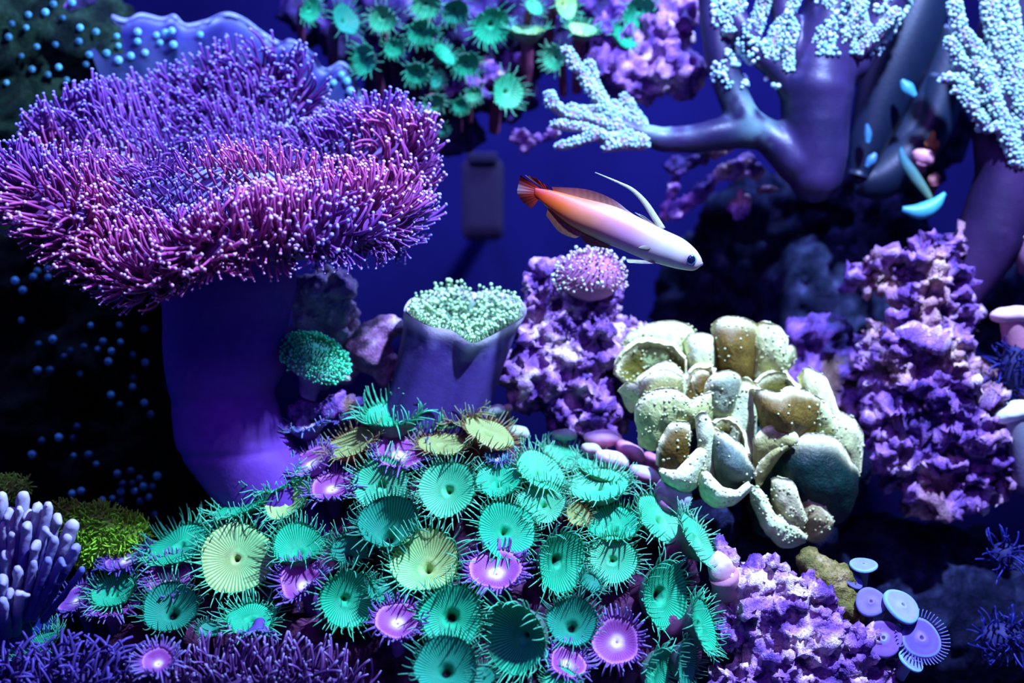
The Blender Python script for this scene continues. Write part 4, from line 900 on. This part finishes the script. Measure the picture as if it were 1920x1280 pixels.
finger(fl, [[(1120, 205, 9, 400), (1090, 208, 7, 395), (1070, 200, 6, 395)]], M_skin, 4, fa, fb)
finger(fl, [[(1180, 262, 17, 390), (1140, 262, 12, 375), (1090, 240, 9, 370), (1040, 235, 9, 365)], [(1120, 256, 9, 370), (1080, 268, 9, 366), (1050, 276, 9, 362)]], M_skin, 5, fa, fb)
finger(fl, [[(1200, 268, 16, 390), (1165, 272, 11, 372), (1140, 278, 9, 368)], [(1165, 262, 8, 372), (1135, 258, 7, 368)]], M_skin, 6, fa, fb)
finger(fl, [[(1200, 236, 14, 420), (1185, 205, 9, 430), (1170, 185, 8, 435)], [(1180, 232, 9, 420), (1150, 195, 7, 425)]], M_skin, 7, fa, fb)
for k, ch in enumerate([[(1400, 90, 14, 400), (1420, 40, 12, 395), (1440, -20, 11, 390)], [(1440, 110, 13, 395), (1455, 60, 11, 390), (1490, 0, 11, 385)], [(1480, 130, 10, 390), (1478, 90, 9, 385), (1488, 50, 8, 380)],
                         [(1370, 60, 13, 395), (1380, 10, 12, 390), (1395, -30, 11, 390)]]): finger(fl, [ch], M_skin, 20 + k, (.20, .10, .20), (.36, .20, .26), n=3500)
for k, ch in enumerate([[(1560, 110, 14, 395), (1590, 60, 12, 380), (1615, 10, 12, 370)], [(1610, 100, 12, 390), (1650, 60, 11, 375), (1680, 25, 10, 370)], [(1570, 60, 14, 395), (1555, 10, 13, 385), (1560, -30, 12, 380)],
                         [(1530, 95, 10, 385), (1540, 60, 9, 375)], [(1620, 60, 14, 390), (1600, 0, 14, 380)]]): finger(fl, [ch], M_skin, 30 + k, (.20, .10, .20), (.36, .20, .26), n=3500)

f2 = thing('finger_leather_coral', 'second violet branching coral hanging into view by the side edge, its limbs beaded cyan-white', 'coral', P(1860, 480, 420))
V, F = blobs([[Q(1790, 560, 46, 470), Q(1860, 440, 66, 460), Q(1890, 330, 60, 450), Q(1880, 200, 60, 450), Q(1900, 60, 66, 450), Q(1930, -60, 60, 450)], [Q(1880, 330, 50, 450), Q(1960, 300, 60, 450)]], 8, 6)
MB().add(V, F, lerp((.012, .005, .025), (.03, .01, .045), smooth01(fbm(V, 100, 2, 15) + .5)[:, None])).build('trunk', M_skin, f2)
for k, ch in enumerate([[(1890, 220, 22, 420), (1850, 120, 15, 400), (1800, 60, 12, 385), (1790, 10, 12, 380)], [(1860, 170, 16, 400), (1800, 120, 12, 380), (1782, 80, 10, 372)], [(1880, 120, 18, 400), (1860, 40, 14, 385), (1850, -20, 13, 380)],
                         [(1900, 170, 20, 400), (1900, 80, 16, 385), (1890, 0, 14, 380)], [(1910, 300, 16, 390), (1880, 230, 13, 375), (1850, 160, 12, 370), (1830, 120, 11, 365)], [(1908, 310, 11, 385), (1890, 260, 10, 370), (1866, 240, 9, 365)],
                         [(1920, 250, 18, 390), (1915, 190, 14, 380), (1925, 130, 14, 380)], [(1830, 190, 13, 385), (1800, 150, 11, 380), (1770, 150, 9, 376)], [(1850, 240, 12, 390), (1815, 190, 10, 380), (1795, 170, 9, 376)]]):
    finger(f2, [ch], M_skin, 50 + k, (.14, .09, .18), (.28, .20, .28), n=4200, size=4, mind=6.2)
# dark folded fronds between the two, with the little buds behind them
df = thing('dark_frond_coral', 'dark blue-green smooth fronds between the two branching corals with cyan-coloured glint pieces', 'coral', P(1690, 380, 560))
def frond_or_glint(par, pts, y0, c0, c1, m_=None, flat=.4, name='frond_or_glint', n=40):
    a = np.array(pts, float); cu = crom(a, n); V = []; th = np.arange(20) / 20 * 2 * math.pi
    cen = PV(cu[:, 0], cu[:, 1], y0 + 0 * cu[:, 0]); T = unit(np.gradient(cen, axis=0)); sx = unit(np.cross(T, [0, 1.0, 0])); r = cu[:, 2] * S(y0)
    V = (cen[:, None] + sx[:, None] * (np.cos(th)[None, :, None] * r[:, None, None]) + np.array([0, 1.0, 0]) * (np.sin(th)[None, :, None] * r[:, None, None] * flat + (np.cos(2 * th)[None, :, None]) * r[:, None, None] * .15)).reshape(-1, 3)
    t = np.repeat(np.linspace(0, 1, n), 20)[:, None]; m = MB(); m.add(V, grid_faces(20, n), lerp(c0, c1, t))
    for e_, s0 in ((0, 1), (n - 1, -1)):
        i = np.arange(20); k = m.n; m.add(cen[e_:e_ + 1], np.zeros((0, 3), int), np.array(c0 if e_ == 0 else c1)); m.f[-1] = np.stack([e_ * 20 + i, e_ * 20 + (i + 1) % 20, k + 0 * i], 1)
    return m.build(name, m_ or MATS['wet_coral_skin'], par)
DK0, DK1 = (.003, .006, .018), (.005, .012, .026)
for pts, y0 in [([(1610, 330, 20), (1640, 230, 44), (1680, 120, 60), (1720, 20, 60), (1740, -60, 50)], 560), ([(1640, 360, 24), (1700, 280, 50), (1760, 180, 50), (1800, 60, 50)], 600), ([(1600, 340, 24), (1660, 330, 40), (1740, 250, 40), (1780, 150, 40)], 580)]: frond_or_glint(df, pts, y0, DK0, DK1)
frond_or_glint(df, [(1688, 275, 3), (1695, 300, 9), (1715, 330, 11), (1740, 365, 7), (1746, 378, 3)], 470, (.02, .12, .16), (.10, .18, .06)); frond_or_glint(df, [(1692, 392, 5), (1725, 396, 15), (1752, 384, 13), (1772, 362, 3)], 460, (.05, .25, .3), (.06, .40, .42))  # this and the next line: glints on the fronds, modelled as cyan-coloured pieces
frond_or_glint(df, [(1625, 312, 4), (1634, 300, 9), (1642, 288, 4)], 500, (.03, .12, .22), (.06, .18, .3)); frond_or_glint(df, [(1625, 232, 3), (1628, 250, 7), (1627, 268, 4)], 500, (.02, .1, .2), (.04, .16, .25)); frond_or_glint(df, [(1690, 150, 4), (1702, 165, 13), (1716, 180, 5)], 480, (.03, .2, .28), (.06, .3, .35))
for a_ in [('round pink bud hanging beside the dark fronds', 1731, 295, 22, 17, -30, 500, (.75, .35, .32), (.4, .15, .2)), ('small orange-pink bud below the round pink one', 1751, 336, 12, 12, 0, 520, (.5, .22, .16), (.3, .1, .1)),
           ('thin orange bud above the round pink one', 1748, 262, 7, 17, 0, 520, (.6, .25, .05), (.4, .15, .05)), ('tiny tan bud between the fronds near the top edge', 1765, 30, 10, 9, 0, 560, (.45, .22, .18), (.2, .1, .1))]:
    b_ = bud(*a_, down=(6, 40, -20)); b_['group'] = 'buds among the fronds'

# ------------------------------------------------------------------ plate coral behind the cap
pc = thing('plate_coral', 'scalloped blue-violet plate coral with pale rim curving behind the purple cap', 'coral', P(430, 260, 520))
rim = crom([(150, 28, 0), (195, 30, 0), (235, 42, 0), (262, 30, 0), (300, 38, 0), (325, 33, 0), (345, 50, 0), (378, 45, 0), (425, 30, 0), (460, 42, 0), (490, 65, 0), (525, 84, 0), (545, 80, 0), (585, 105, 0), (608, 135, 0), (640, 122, 0), (665, 150, 0), (680, 200, 0)], 140)
V = []; nu = 140
for j in range(26):
    t = j / 25; ce = np.stack([lerp(rim[:, 0], 360, .45), 0 * rim[:, 0] + 330, 0 * rim[:, 0]], 1)
    q = lerp(rim, ce, t); y = 560 - 130 * math.sin(t * 1.5) + 10 * np.sin(np.linspace(0, 34, nu)) * (1 - t) + 14 * math.exp(-t * 20); V.append(PV(q[:, 0], q[:, 1], y))
V = np.concatenate(V); tt = np.repeat(np.linspace(0, 1, 26), nu); V[:, 1] += fbm(V, 60, 3, 4) * 8; F = grid_faces(nu, 26, False)
cc = lerp((.018, .018, .10), (.01, .02, .05), smooth01(tt * 3)[:, None]); w = np.exp(-(tt / .028) ** 2)[:, None]; cc = cc * (1 - w) + w * np.array([.24, .30, .45]); rimb = w
V2 = V + [0, 16, -6]; m = MB(); m.add(np.concatenate([V, V2]), F, np.concatenate([cc, cc * .6])); m.f.append(F + len(V)); i = np.arange(nu - 1)
k = m.n; m.add(V[:nu] + [0, 8, 10], np.zeros((0, 4), int), np.array((.28, .34, .5))); m.f[-1] = np.stack([i, i + 1, k + i + 1, k + i], 1); m.f.append(np.stack([k + i, k + i + 1, len(V) + i + 1, len(V) + i], 1)); m.build('plate', M_skin, pc)
iv, jf = ICO[2]
def dots(par, lst, y, r, c0, c1, name='polyp'):
    for (px, py) in lst:
        c = P(px, py, y); rr = r * S(y) * RNG.uniform(.8, 1.2); w = RNG.random()
        md = MB(); V = c + iv * [rr, rr * .7, rr]; ctr = np.exp(-(((V - c)[:, 0] ** 2 + (V - c)[:, 2] ** 2) / (rr * .45) ** 2))[:, None]
        md.add(V, jf, lerp(c0, c1, w) * (1 - ctr) + ctr * np.array(c0) * .45); md.build(name, M_tent, par)
def rayhit_y(V, px, py):   # depth of the nearest surface vertex seen near a picture point
    X, Z = px_of(V); m_ = (abs(X - px) < 14) & (abs(Z - py) < 14)
    return V[m_][:, 1].min() if m_.any() else None
def dots_on(par, lst, Vs, r, c0, c1, ydef):
    for px, py in lst:
        y_ = rayhit_y(Vs, px, py); dots(par, [(px, py)], (y_ if y_ is not None else ydef) - 4, r, c0, c1)
dots_on(pc, [(625, 155), (650, 152), (657, 170), (640, 140), (612, 160), (258, 60), (293, 66), (310, 62), (322, 58), (300, 80), (325, 84), (272, 99), (258, 78), (375, 65), (245, 105), (222, 113)], V, 6.5, (.15, .62, .62), (.30, .70, .75), 470)

# dim star polyp colony on the rock filling the left side
sc_ = thing('star_polyp_colony', 'dark rocky mat behind the stalk sprinkled with round cyan star polyps', 'coral', P(120, 1000, 640))
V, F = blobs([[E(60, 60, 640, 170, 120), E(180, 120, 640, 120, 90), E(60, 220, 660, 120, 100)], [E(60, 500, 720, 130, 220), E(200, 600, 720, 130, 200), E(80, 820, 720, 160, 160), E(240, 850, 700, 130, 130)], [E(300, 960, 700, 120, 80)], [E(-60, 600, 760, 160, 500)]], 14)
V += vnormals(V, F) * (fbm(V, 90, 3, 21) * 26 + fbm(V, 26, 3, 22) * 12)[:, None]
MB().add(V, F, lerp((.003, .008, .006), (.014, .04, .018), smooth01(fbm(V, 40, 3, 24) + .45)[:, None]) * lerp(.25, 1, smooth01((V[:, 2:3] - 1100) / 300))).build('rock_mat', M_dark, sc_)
SD = [(85, 23), (100, 8), (53, 28), (22, 45), (49, 52), (16, 70), (135, 5), (118, 34), (69, 88), (148, 78), (104, 84), (167, 103), (161, 121), (110, 126), (12, 155), (150, 52), (222, 86), (219, 68), (40, 105), (90, 140), (125, 150), (60, 130), (200, 100), (180, 60),
      (28, 526), (43, 544), (90, 505), (62, 519), (70, 508), (90, 520), (218, 560), (192, 543), (262, 563), (72, 645), (99, 636), (132, 657), (183, 655), (226, 641), (270, 616), (272, 679), (209, 658), (203, 678), (193, 640), (71, 694), (94, 694), (224, 609), (157, 650), (249, 665), (120, 668), (250, 708), (249, 725),
      (208, 740), (225, 758), (271, 755), (282, 777), (144, 800), (110, 820), (138, 821), (78, 826), (60, 852), (150, 700), (40, 600), (170, 610), (220, 888), (245, 882), (262, 897), (248, 905), (269, 912), (230, 907), (286, 912), (252, 920), (227, 921), (279, 932), (211, 934), (227, 938), (263, 939), (295, 892), (152, 920), (135, 925), (192, 937), (290, 963), (166, 852), (138, 854), (180, 870)]
dots_on(sc_, SD, V, 6.0, (.01, .08, .14), (.18, .75, .75), 650)
# thorny violet crust at the very top left corner
rock('purple crusty knob at the top corner above the star polyps', [[E(110, 10, 560, 30, 20), E(150, 5, 560, 26, 16)], [E(200, -6, 600, 20, 12)]], voxel=7, amps=((40, 10), (14, 6)), seed=51, bias=.3)

# ------------------------------------------------------------------ bottom left: blue branching coral, green tuft mats, finger tentacles
bb = thing('knobbly_branching_coral', 'pale blue knobbly branching coral with rounded finger tips at the bottom corner', 'coral', P(30, 1290, -60))
def C1(x, y): return x / 2.977, 850 + y / 2.977
TIPS = [(10, 235, 15, 1), (62, 320, 15, 1), (130, 235, 17, 1), (212, 292, 14, 1), (268, 290, 14, 1), (320, 352, 14, 1), (402, 395, 18, 1), (425, 520, 14, .4), (458, 640, 9, .1), (150, 395, 14, .9), (70, 450, 13, .8), (30, 560, 14, .7), (100, 645, 13, .8), (205, 500, 13, .8), (305, 480, 13, .6),
        (110, 785, 15, 1), (375, 470, 13, .8), (15, 690, 14, .7), (190, 610, 12, .6), (340, 590, 11, .2), (25, 400, 14, 1), (165, 330, 13, 1), (110, 310, 12, 1), (250, 420, 12, .6), (270, 590, 12, .3), (60, 760, 13, .7), (20, 820, 13, .6)]
for k, (x, y, r, pale) in enumerate(TIPS):
    px, py = C1(x, y); rr = random.Random(k); yy = -90 - (k % 5) * 10 + (py - 930) * -.15
    bx, by = lerp(px, 20, .55), lerp(py, 1230, .6)
    V, F = blobs([[Q(bx, by, r * .95, yy + 70), Q(lerp(px, bx, .5), lerp(py, by, .5) + 4, r * .82, yy + 26), Q(px, py + 4, r * .8, yy), Q(px, py, r * .72, yy - 4)]] + ([[Q(px, py + 4, r * .6, yy), Q(px + rr.uniform(-14, 14), py + rr.uniform(2, 14), r * .55, yy - 12)]] if k % 2 else []), 5, 3, 1)
    V += vnormals(V, F) * (fbm(V, 16, 2, k) * 1.5)[:, None]
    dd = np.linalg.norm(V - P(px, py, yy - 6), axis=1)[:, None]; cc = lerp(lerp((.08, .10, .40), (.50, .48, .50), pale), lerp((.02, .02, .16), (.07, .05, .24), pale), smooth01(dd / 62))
    MB().add(V, F, cc).build('branch', M_skin, bb)
V, F = blobs([[Q(20, 1120, 46, 0), Q(20, 1200, 60, 0), Q(10, 1290, 80, 10)], [Q(60, 1100, 36, 20), Q(50, 1180, 46, 10)], [Q(90, 1060, 24, 10), Q(60, 1120, 34, 10)]], 8, 4)
V += vnormals(V, F) * (fbm(V, 40, 3, 4) * 5)[:, None]; MB().add(V, F, lerp((.012, .018, .14), (.03, .035, .24), smooth01(fbm(V, 50, 2, 6) + .5)[:, None])).build('trunk', M_skin, bb)

def tuft(name, label, chains, n, L, rad, c0, c1, mat0, mcol, curl=(.4, 1.0, 1.6), mind=5, filt=None, bias=(0, -.2, .3), tip=None, voxel=8, cat='coral', spread=.3, taper=.5, basename='mat', group=None, pieces='tentacles', sides=5):
    V, F = blobs(chains, voxel, 3); V += vnormals(V, F) * (fbm(V, 40, 3, 4) * 5)[:, None]
    o = thing(name, label, cat, [V[:, 0].mean(), V[:, 1].mean(), V[:, 2].min()], group); MB().add(V, F, lerp(np.array(mcol) * .7, mcol, smooth01(fbm(V, 30, 2, 6) + .5)[:, None])).build(basename, mat0, o)
    p, N = scatter(V, F, n, filt or (lambda q, nn: nn[:, 1] < .35), mind); Dn = unit(N + np.array(bias) + RNG.normal(0, spread, N.shape)); Rr = frames(Dn, unit(RNG.normal(0, 1, N.shape)))
    v = RNG.integers(0, len(curl), len(p)); Ls = L * RNG.uniform(.7, 1.2, len(p)); m = MB(); ti = RNG.uniform(.7, 1.25, (len(p), 1)) * np.ones(3)
    for k, cu in enumerate(curl): stamp(m, finger_proto(cu, rad / L, sides, 7, 1, c0, c1, tip, taper), p[v == k], Rr[v == k], Ls[v == k], ti[v == k])
    stuff(m.build(pieces, M_tent, o)); return o
tuft('green_star_polyp_mat', 'bright grass-green tufted polyp mat between the blue branching coral and the zoanthids', [[E(180, 985, 130, 60, 34), E(230, 1000, 130, 50, 34), E(165, 1030, 120, 40, 30)], [E(130, 960, 150, 30, 20)]],
     5200, 17, 2.0, (.20, .45, .02), (.42, .95, .04), M_skin, (.2, .35, .03), mind=4.4)
tuft('green_star_polyp_mat', 'small green tufted polyp mat peeking above the blue branching coral', [[E(15, 915, 150, 42, 22)]], 1600, 15, 1.9, (.20, .45, .02), (.42, .95, .05), M_skin, (.2, .35, .03), mind=4.6)
tuft('pulsing_finger_coral', 'blue-violet tangle of long curving tentacles along the bottom edge under the small polyps', [[E(60, 1290, -120, 70, 40), E(150, 1280, -120, 60, 40), E(230, 1290, -120, 60, 36)]],
     1500, 66, 3.6, (.04, .022, .13), (.10, .06, .28), M_skin, (.06, .03, .14), curl=(.8, 1.3, 1.8), mind=8, bias=(.2, -.2, .8), taper=.7)
tuft('pulsing_finger_coral', 'pinkish-violet shaggy tentacles with pale tips rising from the bottom edge', [[E(300, 1305, -130, 60, 30), E(430, 1290, -130, 80, 44), E(560, 1290, -130, 80, 44), E(640, 1310, -130, 50, 30)]],
     2400, 60, 3.4, (.08, .025, .12), (.20, .08, .26), M_skin, (.08, .03, .12), curl=(-.5, .3, .6, .9), mind=7.5, bias=(.15, -.2, .9), tip=(.30, .26, .42), taper=.6)
for lab, ch, n in [('wispy blue tentacled polyp on the dark rock at the side edge', [[E(1880, 1040, 200, 22, 26)]], 160), ('low spread of thin blue tentacles in the dark near the bottom corner', [[E(1880, 1195, 180, 44, 30)]], 330), ('soft violet feathery tentacles beside the tall rock wall', [[E(1900, 690, 330, 26, 44)]], 260)]:
    tuft('feather_polyp', lab, ch, n * 4, 40, 2.4, (.008, .008, .08), (.02, .025, .22), M_skin, (.02, .02, .08), curl=(.4, 1.0, 1.5), mind=9, spread=.45)

# ------------------------------------------------------------------ disc mushrooms, bottom right
def disc_mush(label, px, py, rx, ratio, lean, y, body, rimc, ctr, fr=False):
    q = math.sqrt(1 - ratio ** 2); la = math.radians(lean); n = np.array([math.cos(la) * q, -ratio, math.sin(la) * q]); ex = unit(np.array([-math.sin(la), 0, math.cos(la)]) if q > .15 else np.array([1, 0, 0])); ey = np.cross(n, ex); R = np.stack([ex, ey, n], -1)
    c = P(px, py, y); r = rx * S(y); th = np.arange(60) / 60 * 2 * math.pi; V, Cc = [], []
    for a_, z_, w in [(.001, .02, 3), (.08, .05, 3), (.14, .12, 2), (.22, .08, 1), (.4, .02, 0), (.6, .03, 0), (.8, .06, 0), (.93, .05, 4), (1.0, -.02, 4), (1.0, -.12, 4), (.9, -.2, 0), (.6, -.35, 0), (.42, -.6, 0), (.42, -1.3, 0)]:
        V.append(c + r * a_ * (1 + .04 * np.sin(3 * th + px))[:, None] * (np.cos(th)[:, None] * ex + np.sin(th)[:, None] * ey) + n * r * z_ + (np.array([0, .5, -.6]) * r if z_ < -1 else 0))
        Cc.append(np.tile({0: body, 1: lerp(body, ctr, .5), 2: ctr, 3: np.array(body) * .5, 4: rimc}[w], (60, 1)))
    o = thing('mushroom_polyp', label, 'coral polyp', c - n * r, 'smooth disc polyps beside the lavender slope')
    V = np.concatenate(V); Cc = np.concatenate(Cc); k = 60 * 10; F = grid_faces(60, 14); d_ = F[F.max(1) < k]; MB().add(V[:k], d_, Cc[:k]).build('disc', M_skin, o); MB().add(V[k - 60:], grid_faces(60, 5), Cc[k - 60:] * .6).build('column', M_skin, o)
    if fr:
        m = MB(); a2 = np.arange(44) / 44 * 2 * math.pi; p = c + r * (np.cos(a2)[:, None] * ex + np.sin(a2)[:, None] * ey); d = unit(p - c + n * r * .3); stamp(m, finger_proto(.5, .12, 5, 5, 1, body, rimc), p, frames(d, n), np.full(44, r * .42)); stuff(m.build('tentacles', M_tent, o))
PB = (.24, .28, .36)
for a_ in [('small pill-like pale polyp floating highest in the dark beside the slope', 1619, 1058, 26, .34, 92, 70, (.18, .22, .3), (.2, .36, .46), PB), ('small deep blue polyp right below the pale pill-like one', 1602, 1088, 18, .7, 60, 60, (.10, .09, .32), (.14, .12, .4), (.2, .2, .5)),
           ('lilac disc polyp touching the olive lump', 1633, 1128, 29, .85, 100, 20, (.15, .11, .24), (.13, .14, .30), (.2, .12, .26)), ('pale blue oval disc polyp, largest and palest of the smooth ones', 1692, 1135, 38, .62, 60, 10, (.20, .22, .32), (.16, .32, .42), PB),
           ('purple disc polyp with a paler raised centre ring', 1656, 1196, 36, .85, 100, -10, (.13, .05, .20), (.16, .09, .28), PB), ('small cyan-rimmed oval polyp at the bottom of the group', 1710, 1236, 26, .6, 60, -20, (.14, .18, .32), (.18, .38, .48), (.2, .2, .4))]: disc_mush(*a_)
disc_mush('dark violet disc polyp with a frayed cyan fringe', 1727, 1196, 40, .85, 70, 0, (.10, .06, .22), (.16, .20, .42), (.25, .15, .4), True)

# single pale things at the side edge
def capmush(label, px, py, rx, rz, y, head, body, tilt=0, leg=(30, 40, -150)):
    c = P(px, py, y); s = S(y); o = thing('smooth_mushroom_coral', label, 'coral', c + np.array(leg) * s); V = c + ICO[3][0] * [rx * s, rx * s * .8, rz * s]; V[:, 2] += (V[:, 0] - c[0]) * math.tan(math.radians(tilt)); V += vnormals(V, ICO[3][1]) * (fbm(V, 30, 2, 4) * 3)[:, None]
    MB().add(V, ICO[3][1], head).build('cap', M_skin, o); m = MB(); add_tube(m, bez(c, c + np.array([8, 10, -60]), c + np.array(leg) * s, 12), np.linspace(rx * .62, rx * .5, 12) * s, 24, lerp(head, body, .7), body); m.build('stem', M_skin, o)
capmush('pink smooth capped coral on a rosy stem cut by the side edge', 1900, 590, 42, 17, 330, (.75, .45, .42), (.40, .12, .18), 3)
capmush('pale mint-white smooth coral cap lying low at the side edge', 1905, 772, 40, 20, 300, (.70, .78, .62), (.08, .05, .12), 14)
capmush('faint pink smooth cap close to the side edge above the pink capped coral', 1912, 445, 20, 8, 420, (.55, .28, .22), (.12, .05, .14), -10, (20, 40, -60))

for o in list(C.objects):
    if '_o' in o: del o['_o']
